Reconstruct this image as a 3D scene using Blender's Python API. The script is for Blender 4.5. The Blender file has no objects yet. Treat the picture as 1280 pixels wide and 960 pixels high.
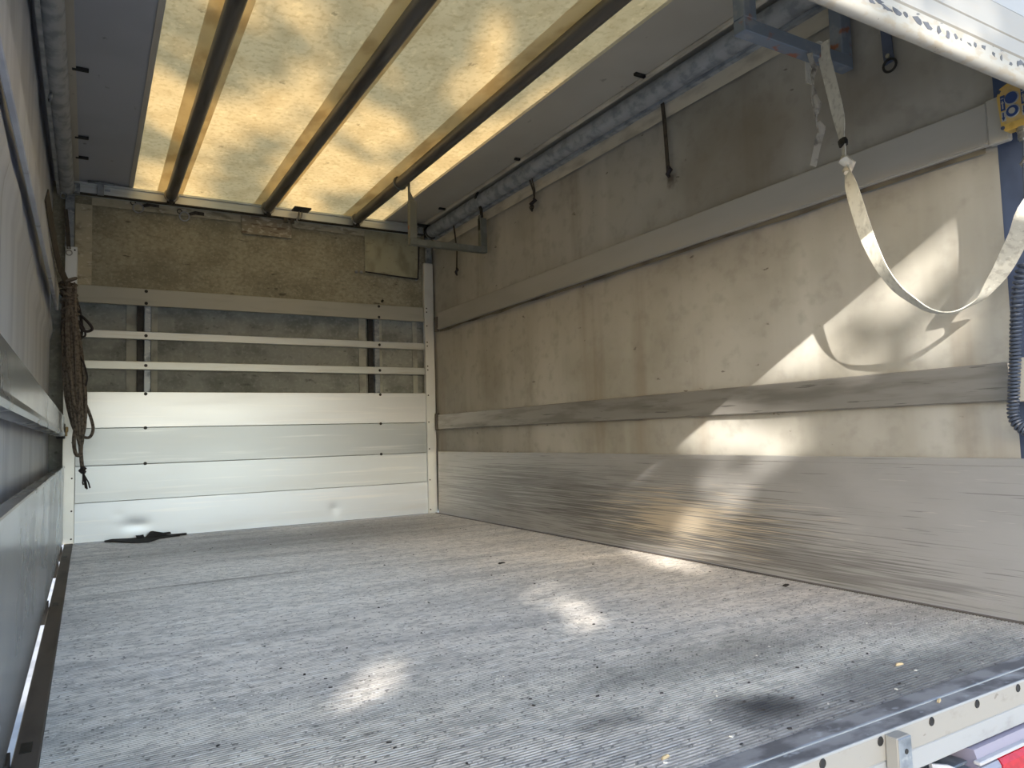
import bpy, math, random
from mathutils import Vector, Matrix, noise as mnoise

SC = bpy.context.scene
COL = SC.collection
rnd = random.Random(7)

# ------------------------------------------------------------------ camera
YAW, PITCH, ROLL = math.radians(30.2587), math.radians(3.9968), math.radians(-1.6403)
CAM_POS = Vector((0.07213, -5.28607, 0.59049))
FPX = 910.67
fwd = Vector((math.sin(YAW) * math.cos(PITCH), math.cos(YAW) * math.cos(PITCH), math.sin(PITCH)))
r0 = Vector((math.cos(YAW), -math.sin(YAW), 0))
u0 = r0.cross(fwd)
rgt = math.cos(ROLL) * r0 + math.sin(ROLL) * u0
upv = -math.sin(ROLL) * r0 + math.cos(ROLL) * u0
cam_d = bpy.data.cameras.new('camera')
cam_d.sensor_width = 36.0
cam_d.lens = FPX / 1280 * 36.0
cam_d.clip_start = 0.02
cam = bpy.data.objects.new('camera', cam_d)
COL.objects.link(cam)
cam.matrix_world = Matrix(((rgt.x, upv.x, -fwd.x, CAM_POS.x), (rgt.y, upv.y, -fwd.y, CAM_POS.y),
                           (rgt.z, upv.z, -fwd.z, CAM_POS.z), (0, 0, 0, 1)))
SC.camera = cam

# ------------------------------------------------------------------ sky, sun, exposure
SUN_DIR = Vector((0.7, 1.0, -0.555)).normalized()        # the way the sunlight travels
SKY_STRENGTH = 0.30
SUN_STRENGTH = 7.5
w = bpy.data.worlds.new('sky')
SC.world = w
w.use_nodes = True
nt = w.node_tree
nt.nodes.clear()
sky = nt.nodes.new('ShaderNodeTexSky')
sky.sky_type = 'NISHITA'
sky.sun_disc = False
sky.sun_elevation = math.radians(24.5)
sky.sun_rotation = math.atan2(-SUN_DIR.x, -SUN_DIR.y)
sky.dust_density = 1.0
sky.air_density = 1.0
sky.ozone_density = 1.0
bg = nt.nodes.new('ShaderNodeBackground')
bg.inputs['Strength'].default_value = SKY_STRENGTH
wo = nt.nodes.new('ShaderNodeOutputWorld')
nt.links.new(sky.outputs[0], bg.inputs[0])
nt.links.new(bg.outputs[0], wo.inputs[0])
sl = bpy.data.lights.new('sun', 'SUN')
sl.energy = SUN_STRENGTH
sl.angle = math.radians(0.53)
sl.color = (1.0, 0.92, 0.82)
sun = bpy.data.objects.new('sun', sl)
COL.objects.link(sun)
sun.rotation_euler = SUN_DIR.to_track_quat('-Z', 'Y').to_euler()
sun.location = (-6, -12, 9)
vs = SC.view_settings
SC.display_settings.display_device = 'sRGB'
vs.view_transform = 'Standard'
vs.look = 'None'
vs.gamma = 1.0
vs.use_curve_mapping = False
vs.exposure = 0.95
SC.cycles.max_bounces = 10
SC.cycles.diffuse_bounces = 6
SC.cycles.transmission_bounces = 8


# ------------------------------------------------------------------ helpers
def lin(c):
    return tuple((x / 12.92 if x <= 0.04045 else ((x + 0.055) / 1.055) ** 2.4) for x in c) + (1.0,)


def rgb(r, g, b):
    return lin((r / 255, g / 255, b / 255))


class MB:
    """collects simple solids into one mesh"""
    def __init__(self):
        self.v, self.f, self.m = [], [], []
        self.smooth = False

    def add(self, vs_, fs, mi=0):
        n = len(self.v)
        self.v += [tuple(p) for p in vs_]
        for q in fs:
            self.f.append(tuple(i + n for i in q))
            self.m.append(mi)
        return self

    def box(self, a, b, mi=0, bev=0.0):
        x0, y0, z0 = [min(a[i], b[i]) for i in range(3)]
        x1, y1, z1 = [max(a[i], b[i]) for i in range(3)]
        if bev > 0:
            return self.bevbox((x0, y0, z0), (x1, y1, z1), bev, mi)
        vv = [(x0, y0, z0), (x1, y0, z0), (x1, y1, z0), (x0, y1, z0), (x0, y0, z1), (x1, y0, z1), (x1, y1, z1), (x0, y1, z1)]
        return self.add(vv, [(0, 3, 2, 1), (4, 5, 6, 7), (0, 1, 5, 4), (1, 2, 6, 5), (2, 3, 7, 6), (3, 0, 4, 7)], mi)

    def bevbox(self, a, b, r, mi=0):
        # chamfered box: 24 vertices
        c = [(a[i] + b[i]) / 2 for i in range(3)]
        h = [(b[i] - a[i]) / 2 for i in range(3)]
        r = min(r, min(h) * 0.9)
        idx, vv = {}, []
        for sx in (-1, 1):
            for sy in (-1, 1):
                for sz in (-1, 1):
                    for ax in range(3):
                        s = (sx, sy, sz)
                        p = [c[i] + s[i] * (h[i] if i == ax else h[i] - r) for i in range(3)]
                        idx[(sx, sy, sz, ax)] = len(vv)
                        vv.append(p)
        ff = []
        for ax in range(3):
            o = [i for i in range(3) if i != ax]
            for s in (-1, 1):
                q = []
                for t in ((-1, -1), (1, -1), (1, 1), (-1, 1)):
                    k = [0, 0, 0]; k[ax] = s; k[o[0]], k[o[1]] = t
                    q.append(idx[(*k, ax)])
                ff.append(tuple(q))
        for ax in range(3):                                    # edges along ax
            o = [i for i in range(3) if i != ax]
            for s0 in (-1, 1):
                for s1 in (-1, 1):
                    k = [0, 0, 0]; k[o[0]], k[o[1]] = s0, s1
                    k[ax] = -1; A = idx[(*k, o[0])]; B = idx[(*k, o[1])]
                    k[ax] = 1; C_ = idx[(*k, o[1])]; D = idx[(*k, o[0])]
                    ff.append((A, B, C_, D))
        for sx in (-1, 1):
            for sy in (-1, 1):
                for sz in (-1, 1):
                    ff.append(tuple(idx[(sx, sy, sz, ax)] for ax in range(3)))
        return self.add(vv, ff, mi)

    def tube(self, pts, rad, n=8, mi=0, caps=True, flat=1.0):
        pts = [Vector(p) for p in pts]
        if not hasattr(rad, '__len__'):
            rad = [rad] * len(pts)
        vv, ff = [], []
        t0 = (pts[1] - pts[0]).normalized()
        ref = Vector((0, 0, 1)) if abs(t0.z) < 0.9 else Vector((1, 0, 0))
        nrm = t0.cross(ref).normalized()
        for i, p in enumerate(pts):
            if i == 0: t = pts[1] - pts[0]
            elif i == len(pts) - 1: t = pts[-1] - pts[-2]
            else: t = pts[i + 1] - pts[i - 1]
            t.normalize()
            nrm = (nrm - t * nrm.dot(t))
            if nrm.length < 1e-6: nrm = t.orthogonal()
            nrm.normalize()
            bn = t.cross(nrm)
            for k in range(n):
                a = 2 * math.pi * k / n
                vv.append(p + (nrm * math.cos(a) + bn * math.sin(a) * flat) * rad[i])
        for i in range(len(pts) - 1):
            for k in range(n):
                ff.append((i * n + k, i * n + (k + 1) % n, (i + 1) * n + (k + 1) % n, (i + 1) * n + k))
        if caps:
            ff.append(tuple(reversed(range(n))))
            ff.append(tuple(range((len(pts) - 1) * n, len(pts) * n)))
        self.smooth = True
        return self.add(vv, ff, mi)

    def ribbon(self, pts, wdirs, widths, th=0.0025, mi=0):
        pts = [Vector(p) for p in pts]
        vv, ff = [], []
        for i, p in enumerate(pts):
            t = (pts[min(i + 1, len(pts) - 1)] - pts[max(i - 1, 0)]).normalized()
            wd = Vector(wdirs[i]); wd = (wd - t * wd.dot(t)).normalized()
            nn = t.cross(wd)
            h = widths[i] / 2
            for s, q in ((-1, -1), (1, -1), (1, 1), (-1, 1)):
                vv.append(p + wd * s * h + nn * q * th / 2)
        for i in range(len(pts) - 1):
            for k in range(4):
                ff.append((i * 4 + k, i * 4 + (k + 1) % 4, i * 4 + 4 + (k + 1) % 4, i * 4 + 4 + k))
        m = len(pts) * 4
        ff += [(3, 2, 1, 0), (m - 4, m - 3, m - 2, m - 1)]
        return self.add(vv, ff, mi)

    def prism(self, prof, ax, a, b, mi=0):
        """closed profile (2-D) swept along axis ax from a to b"""
        o = [i for i in range(3) if i != ax]
        vv = []
        for t in (a, b):
            for p in prof:
                k = [0, 0, 0]; k[ax] = t; k[o[0]], k[o[1]] = p
                vv.append(k)
        n = len(prof)
        ff = [(i, (i + 1) % n, n + (i + 1) % n, n + i) for i in range(n)]
        ff += [tuple(reversed(range(n))), tuple(range(n, 2 * n))]
        return self.add(vv, ff, mi)

    def disc(self, c, axis, r, h, n=12, mi=0):
        c = Vector(c); axis = Vector(axis).normalized()
        self.smooth, s = False, self.smooth
        self.tube([c, c + axis * h], r, n, mi)
        self.smooth = s
        return self

    def ring(self, c, axis, R, r, n=16, k=6, mi=0):
        c = Vector(c); axis = Vector(axis).normalized()
        e1 = axis.orthogonal().normalized(); e2 = axis.cross(e1)
        vv, ff = [], []
        for i in range(n):
            a = 2 * math.pi * i / n
            d = e1 * math.cos(a) + e2 * math.sin(a)
            for j in range(k):
                b = 2 * math.pi * j / k
                vv.append(c + d * (R + r * math.cos(b)) + axis * r * math.sin(b))
        for i in range(n):
            for j in range(k):
                ff.append((i * k + j, ((i + 1) % n) * k + j, ((i + 1) % n) * k + (j + 1) % k, i * k + (j + 1) % k))
        self.smooth = True
        return self.add(vv, ff, mi)

    def grid(self, fn, nu, nv, mi=0):
        vv = [fn(i / nu, j / nv) for j in range(nv + 1) for i in range(nu + 1)]
        ff = [(j * (nu + 1) + i, j * (nu + 1) + i + 1, (j + 1) * (nu + 1) + i + 1, (j + 1) * (nu + 1) + i)
              for j in range(nv) for i in range(nu)]
        self.smooth = True
        return self.add(vv, ff, mi)

    def mesh(self, name, mats, origin=(0, 0, 0)):
        me = bpy.data.meshes.new(name)
        o = Vector(origin)
        me.from_pydata([tuple(Vector(p) - o) for p in self.v], [], self.f)
        for m in (mats if isinstance(mats, (list, tuple)) else [mats]):
            me.materials.append(m)
        for p, mi in zip(me.polygons, self.m):
            p.material_index = mi
            p.use_smooth = self.smooth
        me.validate()
        import bmesh
        bm = bmesh.new(); bm.from_mesh(me)
        bmesh.ops.recalc_face_normals(bm, faces=bm.faces)
        bm.to_mesh(me); bm.free()
        me.update()
        if self.smooth:
            try:
                me.set_sharp_from_angle(angle=math.radians(40))
            except Exception:
                pass
        return me


def put(o, parent=None):
    COL.objects.link(o)
    if parent is not None:
        o.parent = parent
    return o


def part(name, mb, mats, parent, label=None, kind=None, origin=None):
    """a child mesh; vertices are given in world coordinates"""
    base = WORLD_ORIGIN[parent.name]
    org = Vector(base) if origin is None else Vector(origin)
    o = bpy.data.objects.new(name, mb.mesh(name, mats, org))
    put(o, parent)
    o.location = org - Vector(base)
    WORLD_ORIGIN[o.name] = tuple(org)
    if label: o['label'] = label
    if kind: o['kind'] = kind
    return o


WORLD_ORIGIN = {}


def thing(name, label, cat, loc, group=None):
    o = bpy.data.objects.new(name, None)
    o.empty_display_size = 0.05
    put(o)
    o.location = loc
    WORLD_ORIGIN[o.name] = tuple(loc)
    o['label'] = label; o['category'] = cat
    if group: o['group'] = group
    return o


def solo(name, mb, mats, label, cat, loc, group=None):
    o = bpy.data.objects.new(name, mb.mesh(name, mats, loc))
    put(o); o.location = loc
    WORLD_ORIGIN[o.name] = tuple(loc)
    o['label'] = label; o['category'] = cat
    if group: o['group'] = group
    return o


def struct(name, mb, mats, loc=(0, 0, 0)):
    o = bpy.data.objects.new(name, mb.mesh(name, mats, loc))
    put(o); o.location = loc
    WORLD_ORIGIN[o.name] = tuple(loc)
    o['kind'] = 'structure'
    return o


def again(child, parent, offset):
    """another copy of a part, sharing its mesh"""
    c = child.copy()
    COL.objects.link(c); c.parent = parent
    c.location = child.location + Vector(offset)
    return c


# ------------------------------------------------------------------ materials
def surf(name, base, rough=0.6, metal=0.0, layers=(), bump=None, rough_var=0.0, spec=0.5, fine=None):
    """layers: (colour, (sx,sy,sz) scale, low, high, amount[, detail]) - noise masks mixed over the base, in world metres"""
    m = bpy.data.materials.new(name)
    m.use_nodes = True
    n = m.node_tree.nodes; L = m.node_tree.links
    b = n['Principled BSDF']
    b.inputs['Roughness'].default_value = rough
    b.inputs['Metallic'].default_value = metal
    b.inputs['Specular IOR Level'].default_value = spec
    geo = n.new('ShaderNodeNewGeometry')
    cur = None
    for i, ly in enumerate(layers):
        colr, sc, lo, hi, amt = ly[:5]
        det = ly[5] if len(ly) > 5 else 4.0
        mp = n.new('ShaderNodeMapping'); mp.inputs['Scale'].default_value = sc
        mp.inputs['Location'].default_value = (3.1 * i + 0.7, 1.7 * i, 2.3 * i)
        L.new(geo.outputs['Position'], mp.inputs['Vector'])
        nz = n.new('ShaderNodeTexNoise'); nz.inputs['Scale'].default_value = 1.0
        nz.inputs['Detail'].default_value = det
        L.new(mp.outputs[0], nz.inputs['Vector'])
        mr = n.new('ShaderNodeMapRange'); mr.interpolation_type = 'SMOOTHSTEP'
        mr.inputs['From Min'].default_value = lo; mr.inputs['From Max'].default_value = hi
        mr.inputs['To Max'].default_value = amt
        L.new(nz.outputs['Fac'], mr.inputs['Value'])
        mx = n.new('ShaderNodeMix'); mx.data_type = 'RGBA'
        L.new(mr.outputs[0], mx.inputs['Factor'])
        if cur is None: mx.inputs['A'].default_value = base
        else: L.new(cur, mx.inputs['A'])
        mx.inputs['B'].default_value = colr
        cur = mx.outputs['Result']
        if i == 0 and rough_var:
            ma = n.new('ShaderNodeMath'); ma.operation = 'MULTIPLY_ADD'
            L.new(nz.outputs['Fac'], ma.inputs[0]); ma.inputs[1].default_value = rough_var; ma.inputs[2].default_value = rough - rough_var / 2
            L.new(ma.outputs[0], b.inputs['Roughness'])
    if cur is None: b.inputs['Base Color'].default_value = base
    else: L.new(cur, b.inputs['Base Color'])
    if bump:
        sc, strength, dist = bump
        mp = n.new('ShaderNodeMapping'); mp.inputs['Scale'].default_value = sc
        L.new(geo.outputs['Position'], mp.inputs['Vector'])
        nz = n.new('ShaderNodeTexNoise'); nz.inputs['Scale'].default_value = 1.0; nz.inputs['Detail'].default_value = 3
        L.new(mp.outputs[0], nz.inputs['Vector'])
        bp = n.new('ShaderNodeBump'); bp.inputs['Strength'].default_value = strength; bp.inputs['Distance'].default_value = dist
        L.new(nz.outputs['Fac'], bp.inputs['Height']); L.new(bp.outputs[0], b.inputs['Normal'])
    m['cur'] = 1
    return m


def stain(m, centre, radius, colr, amt, soft=0.6, wob=0.5, stretch=(1, 1, 1), nscale=None):
    """mix one irregular stain at a fixed place into a material's colour"""
    n = m.node_tree.nodes; L = m.node_tree.links
    b = n['Principled BSDF']
    src = b.inputs['Base Color'].links[0].from_socket if b.inputs['Base Color'].links else None
    geo = n.new('ShaderNodeNewGeometry')
    sub = n.new('ShaderNodeVectorMath'); sub.operation = 'SUBTRACT'; sub.inputs[1].default_value = centre
    L.new(geo.outputs['Position'], sub.inputs[0])
    mul = n.new('ShaderNodeVectorMath'); mul.operation = 'MULTIPLY'; mul.inputs[1].default_value = stretch
    L.new(sub.outputs[0], mul.inputs[0])
    ln = n.new('ShaderNodeVectorMath'); ln.operation = 'LENGTH'
    L.new(mul.outputs[0], ln.inputs[0])
    nz = n.new('ShaderNodeTexNoise'); nz.inputs['Detail'].default_value = 5
    mpn = n.new('ShaderNodeMapping'); mpn.inputs['Scale'].default_value = nscale or (1.2 / radius,) * 3
    nz.inputs['Scale'].default_value = 1.0
    L.new(geo.outputs['Position'], mpn.inputs['Vector']); L.new(mpn.outputs[0], nz.inputs['Vector'])
    ma = n.new('ShaderNodeMath'); ma.operation = 'MULTIPLY_ADD'
    L.new(nz.outputs['Fac'], ma.inputs[0]); ma.inputs[1].default_value = wob * radius * 2
    L.new(ln.outputs['Value'], ma.inputs[2])
    mr = n.new('ShaderNodeMapRange'); mr.interpolation_type = 'SMOOTHSTEP'
    mr.inputs['From Min'].default_value = radius * (1 - soft) + wob * radius
    mr.inputs['From Max'].default_value = radius + wob * radius
    mr.inputs['To Min'].default_value = amt; mr.inputs['To Max'].default_value = 0
    L.new(ma.outputs[0], mr.inputs['Value'])
    mx = n.new('ShaderNodeMix'); mx.data_type = 'RGBA'
    L.new(mr.outputs[0], mx.inputs['Factor'])
    if src: L.new(src, mx.inputs['A'])
    else: mx.inputs['A'].default_value = b.inputs['Base Color'].default_value
    mx.inputs['B'].default_value = colr
    L.new(mx.outputs['Result'], b.inputs['Base Color'])


def cloth_through(name, front, trans, amount, layers=()):
    """tarpaulin that lets light through"""
    m = surf(name, front, 0.7, 0, layers)
    n = m.node_tree.nodes; L = m.node_tree.links
    b = n['Principled BSDF']; out = n['Material Output']
    tr = n.new('ShaderNodeBsdfTranslucent')
    mx = n.new('ShaderNodeMixShader'); mx.inputs[0].default_value = amount
    mm = n.new('ShaderNodeMix'); mm.data_type = 'RGBA'; mm.blend_type = 'MULTIPLY'; mm.inputs['Factor'].default_value = 1
    if b.inputs['Base Color'].links: L.new(b.inputs['Base Color'].links[0].from_socket, mm.inputs['A'])
    else: mm.inputs['A'].default_value = front
    mm.inputs['B'].default_value = trans
    L.new(mm.outputs['Result'], tr.inputs['Color'])
    L.new(b.outputs[0], mx.inputs[1]); L.new(tr.outputs[0], mx.inputs[2])
    L.new(mx.outputs[0], out.inputs['Surface'])
    return m


G = lambda v: rgb(v, v, v)
FLOOR_LAYERS = [
    (rgb(162, 161, 160), (0.7, 9, 1), 0.40, 0.68, 0.55, 6),
    (rgb(142, 140, 138), (1.3, 5.4, 1), 0.50, 0.74, 0.45, 7),
    (rgb(138, 136, 134), (28, 60, 20), 0.42, 0.66, 0.6, 5),
    (rgb(222, 221, 219), (10, 95, 20), 0.54, 0.70, 0.6, 4),
    (rgb(80, 77, 74), (75, 90, 30), 0.60, 0.70, 0.75, 2),
    (rgb(228, 226, 222), (90, 140, 30), 0.64, 0.72, 0.7, 2)]
M_FLOOR = surf('ribbed_aluminium_floor', rgb(214, 208, 200), 0.42, 0.38, FLOOR_LAYERS, rough_var=0.2)
M_GROOVE = surf('floor_groove', rgb(190, 191, 192), 0.75, 0.0, FLOOR_LAYERS)
# the grooves are packed with black dirt near the rear sill and trodden full further in
stain(M_GROOVE, (1.2, -4.7, 0), 1.55, rgb(40, 39, 38), 0.95, 0.55, 0.35, (0.25, 1, 1))
for m_ in (M_FLOOR, M_GROOVE):
    stain(m_, (1.31, -4.165, 0), 0.15, rgb(34, 35, 44), 0.9, 0.85, 0.6, (1, 1.2, 1))
stain(M_FLOOR, (1.0, -4.05, 0), 0.10, rgb(70, 68, 68), 0.5, 0.9, 0.6, (0.7, 1.6, 1))
for m_ in (M_FLOOR, M_GROOVE):
    stain(m_, (1.75, -4.25, 0), 0.34, rgb(84, 83, 84), 0.6, 0.9, 0.5, (0.42, 1.5, 1))
stain(M_FLOOR, (1.55, -3.85, 0), 0.30, rgb(92, 90, 88), 0.5, 0.9, 0.6, (0.5, 1.6, 1))
stain(M_FLOOR, (1.2, -0.7, 0), 1.1, rgb(98, 92, 86), 0.65, 0.9, 0.5, (0.6, 1.3, 1))
stain(M_FLOOR, (0.5, -1.88, 0), 0.5, rgb(80, 78, 76), 0.6, 0.8, 0.4, (0.8, 14, 1))
M_BOARD = [surf('anodised_board_' + n, c, 0.38, 0.7, [
    (rgb(206, 209, 211), (1.1, 3, 9), 0.46, 0.78, 0.3, 6),
    (rgb(252, 252, 252), (1.5, 3, 40), 0.55, 0.75, 0.3, 3)], rough_var=0.12) for n, c in
    (('pale', rgb(226, 231, 237)), ('grey', rgb(186, 194, 200)), ('mid', rgb(208, 217, 225)), ('white', rgb(222, 232, 244)))]  # separate board tones imitate the uneven reflections on the front boards
M_SLAT = surf('slat_aluminium', rgb(204, 210, 212), 0.40, 0.6, [(rgb(180, 180, 172), (3, 2, 40), 0.5, 0.7, 0.4)])
M_SLAT_TOP = surf('shaded_board_aluminium', rgb(172, 172, 162), 0.5, 0.2, [(rgb(150, 150, 140), (3, 2, 20), 0.5, 0.7, 0.4)])  # duller tone puts the header's shading into the top slat's colour
M_POST = surf('white_post', rgb(232, 236, 237), 0.4, 0.7, [(rgb(196, 199, 198), (6, 6, 3), 0.5, 0.75, 0.4)])
M_GALV = surf('galvanised_steel', rgb(150, 158, 166), 0.45, 0.6, [
    (rgb(96, 104, 112), (14, 14, 22), 0.46, 0.62, 0.7, 5),
    (rgb(202, 206, 208), (40, 30, 40), 0.58, 0.7, 0.5, 3)], rough_var=0.3)
M_GALV_STRIPED = surf('galvanised_pipe', rgb(178, 184, 190), 0.5, 0.2, [
    (rgb(112, 122, 134), (14, 16, 22), 0.42, 0.64, 0.6, 7),
    (rgb(190, 196, 200), (30, 6, 30), 0.6, 0.72, 0.5, 3)], rough_var=0.3)
M_BOW = surf('bow_tube_steel', rgb(116, 113, 108), 0.42, 0.45, [
    (rgb(70, 66, 62), (20, 2.5, 20), 0.45, 0.7, 0.7, 5), (rgb(120, 84, 62), (16, 5, 16), 0.62, 0.75, 0.5, 4)], rough_var=0.2)
M_FRONT_TOP = surf('front_tarp_upper', rgb(160, 156, 136), 0.75, 0, [
    (rgb(118, 114, 96), (4, 4, 5), 0.38, 0.66, 0.7, 8),
    (rgb(112, 108, 92), (34, 4, 46), 0.40, 0.72, 0.55, 10),
    (rgb(184, 180, 160), (60, 4, 70), 0.48, 0.74, 0.45, 10),
    (rgb(62, 58, 50), (9, 4, 40), 0.66, 0.73, 0.7, 5)])
M_FRONT_LOW = surf('front_tarp_lower', rgb(150, 154, 150), 0.7, 0, [
    (rgb(104, 108, 104), (5, 4, 7), 0.38, 0.66, 0.7, 8),
    (rgb(176, 180, 176), (40, 4, 40), 0.46, 0.76, 0.45, 9),
    (rgb(72, 74, 74), (20, 4, 30), 0.60, 0.74, 0.6, 7)])
M_TAPE = surf('seam_tape', rgb(172, 174, 166), 0.7, 0, [(rgb(120, 122, 116), (9, 4, 12), 0.42, 0.68, 0.7, 7)])
M_FLAP = surf('corner_flap_cloth', rgb(168, 166, 142), 0.7, 0, [(rgb(124, 122, 100), (9, 4, 5), 0.42, 0.68, 0.7, 7), (rgb(104, 100, 84), (16, 4, 30), 0.58, 0.72, 0.5, 6)])
M_PATCH = surf('peeling_patch', rgb(148, 140, 122), 0.8, 0, [
    (rgb(196, 190, 174), (20, 4, 40), 0.50, 0.62, 0.8, 6), (rgb(96, 74, 58), (8, 4, 40), 0.56, 0.66, 0.8, 5)])
M_BAND = surf('front_tarp_band', rgb(178, 172, 150), 0.75, 0, [
    (rgb(120, 114, 96), (8, 4, 20), 0.5, 0.68, 0.8, 6), (rgb(208, 204, 190), (26, 4, 44), 0.56, 0.68, 0.6, 5)])
M_CURTAIN = surf('side_curtain', rgb(172, 171, 165), 0.6, 0, [
    (rgb(142, 139, 129), (4, 1.6, 1.8), 0.40, 0.70, 0.75, 7),
    (rgb(190, 190, 185), (4, 3.2, 0.4), 0.52, 0.72, 0.5, 4),
    (rgb(126, 114, 96), (4, 4, 0.35), 0.54, 0.74, 0.55, 5),
    (rgb(126, 124, 116), (18, 14, 16), 0.48, 0.74, 0.35, 8),
    (rgb(84, 78, 70), (4, 12, 30), 0.69, 0.74, 0.75, 6)], rough_var=0.15, bump=((6, 6, 2), 0.25, 0.02))
stain(M_CURTAIN, (2.47, -3.2, 1.75), 0.42, rgb(128, 118, 104), 0.55, 0.95, 0.5, (1, 0.8, 1.1))
stain(M_CURTAIN, (2.47, -3.75, 1.75), 0.30, rgb(130, 124, 116), 0.5, 0.95, 0.6, (1, 0.8, 1.3))
stain(M_CURTAIN, (2.47, -2.75, 1.78), 0.05, rgb(70, 62, 54), 0.8, 0.9, 0.7)
M_CURT_EDGE = surf('curtain_hem', rgb(214, 208, 192), 0.65, 0, [(rgb(160, 154, 140), (5, 5, 14), 0.45, 0.7, 0.6, 5)])
M_GRIME_SHADE = surf('grime_and_shade', rgb(120, 114, 98), 0.75, 0, [(rgb(66, 62, 56), (6, 5, 14), 0.42, 0.66, 0.8, 5)])
M_CURT_L = surf('left_curtain', rgb(204, 210, 222), 0.45, 0, [
    (rgb(170, 176, 190), (4, 5, 0.7), 0.42, 0.68, 0.6, 4), (rgb(112, 114, 124), (4, 14, 0.6), 0.62, 0.72, 0.5, 4)], rough_var=0.2)  # paler bluish colour imitates veil glare along the left side
M_PANEL_R = surf('scuffed_side_panel', rgb(178, 178, 177), 0.42, 0.45, [
    (rgb(150, 149, 147), (2, 1.4, 4), 0.42, 0.68, 0.6, 6),
    (rgb(96, 94, 91), (3, 3.2, 130), 0.64, 0.70, 0.5, 5),
    (rgb(216, 212, 204), (3, 5, 150), 0.66, 0.72, 0.5, 4)], rough_var=0.25, bump=((4, 5, 90), 0.12, 0.004))
stain(M_PANEL_R, (2.44, -2.55, 0.14), 0.55, rgb(86, 83, 80), 0.6, 0.8, 2.2, (1, 0.5, 3.0), (3, 2.6, 210))
stain(M_PANEL_R, (2.44, -2.75, 0.19), 0.38, rgb(222, 208, 184), 0.8, 0.8, 2.2, (1, 0.7, 3.0), (3, 3.2, 240))
stain(M_PANEL_R, (2.44, -1.0, 0.22), 0.6, rgb(96, 93, 90), 0.5, 0.8, 2.2, (1, 0.5, 3.5), (3, 2.2, 190))
stain(M_PANEL_R, (2.44, -3.45, 0.07), 0.4, rgb(100, 98, 96), 0.45, 0.8, 2.2, (1, 0.6, 5), (3, 2.6, 190))
stain(M_PANEL_R, (2.44, -1.6, 0.33), 0.5, rgb(110, 108, 105), 0.4, 0.8, 2.4, (1, 0.5, 5), (3, 1.8, 190))
M_BEAM_R = surf('side_board_painted', rgb(174, 174, 170), 0.5, 0.15, [
    (rgb(156, 155, 150), (2, 1.2, 6), 0.4, 0.7, 0.5, 4)], rough_var=0.12)
M_BEAM_RL = surf('side_board_scuffed', rgb(146, 144, 140), 0.42, 0.4, [
    (rgb(116, 114, 109), (2, 3, 24), 0.42, 0.66, 0.7, 5), (rgb(72, 70, 68), (2, 5, 90), 0.64, 0.7, 0.6, 4)], rough_var=0.25)
M_PANEL_L = surf('left_side_panel', rgb(172, 176, 182), 0.26, 0.85, [
    (rgb(118, 122, 128), (4, 2, 3), 0.42, 0.68, 0.6, 5), (rgb(66, 68, 72), (4, 6, 10), 0.64, 0.72, 0.6, 6),
    (rgb(214, 216, 218), (4, 22, 7), 0.60, 0.70, 0.5, 5)], rough_var=0.25)
M_ROOF = cloth_through('roof_tarp', rgb(210, 206, 196), rgb(252, 216, 152), 0.55, [
    (rgb(188, 180, 164), (7, 5, 3), 0.40, 0.68, 0.6, 8),
    (rgb(176, 166, 148), (40, 34, 3), 0.46, 0.68, 0.55, 8), (rgb(232, 228, 216), (30, 20, 3), 0.56, 0.72, 0.5, 5),
    (rgb(128, 120, 108), (16, 11, 3), 0.68, 0.74, 0.6, 7)])
M_SLEEVE = cloth_through('roof_bow_sleeve', rgb(222, 216, 200), rgb(255, 246, 228), 0.68, [
    (rgb(186, 172, 148), (9, 5, 3), 0.42, 0.68, 0.7, 7)])
M_ROOFPAN = surf('roof_panel_grey', rgb(196, 193, 184), 0.5, 0, [(rgb(178, 175, 166), (2, 2, 2), 0.4, 0.7, 0.5, 4),
    (rgb(110, 106, 100), (14, 9, 3), 0.68, 0.74, 0.5, 6)])
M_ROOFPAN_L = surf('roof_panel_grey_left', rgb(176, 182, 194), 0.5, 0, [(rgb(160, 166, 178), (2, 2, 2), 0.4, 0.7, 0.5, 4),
    (rgb(70, 70, 74), (14, 9, 3), 0.68, 0.74, 0.6, 6)])  # left copy tinted blue to imitate lens haze
M_BRACKET = surf('bracket_paint', rgb(104, 108, 102), 0.5, 0.1, [
    (rgb(124, 128, 124), (14, 14, 14), 0.5, 0.68, 0.6, 4), (rgb(138, 80, 54), (14, 14, 14), 0.66, 0.72, 0.9, 5)])
M_BRACKET_N = surf('bracket_paint_blue_grey', rgb(118, 130, 146), 0.5, 0.1, [
    (rgb(150, 156, 164), (12, 14, 14), 0.52, 0.66, 0.6, 4), (rgb(150, 92, 66), (13, 16, 16), 0.58, 0.67, 0.9, 5)])
M_STRAP = surf('dirty_webbing', rgb(206, 204, 192), 0.8, 0, [
    (rgb(160, 156, 146), (60, 60, 40), 0.48, 0.68, 0.6, 5), (rgb(232, 230, 220), (90, 90, 20), 0.58, 0.7, 0.5, 3)])
M_STRAP_D = surf('grimy_webbing', rgb(164, 160, 150), 0.8, 0, [
    (rgb(84, 81, 78), (40, 40, 30), 0.46, 0.66, 0.75, 6)])
M_DARKSTRAP = surf('dark_webbing', rgb(74, 68, 60), 0.8, 0, [(rgb(40, 36, 34), (50, 50, 30), 0.45, 0.65, 0.7, 4)])
M_ROPE = surf('brown_rope', rgb(112, 104, 96), 0.85, 0, [(rgb(66, 60, 56), (70, 70, 70), 0.44, 0.62, 0.8, 4)],
              bump=((180, 180, 180), 0.6, 0.004))
M_ROPE_D = surf('dark_cord', rgb(52, 48, 52), 0.8, 0, [(rgb(30, 28, 32), (70, 70, 70), 0.44, 0.62, 0.8, 4)])
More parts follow.
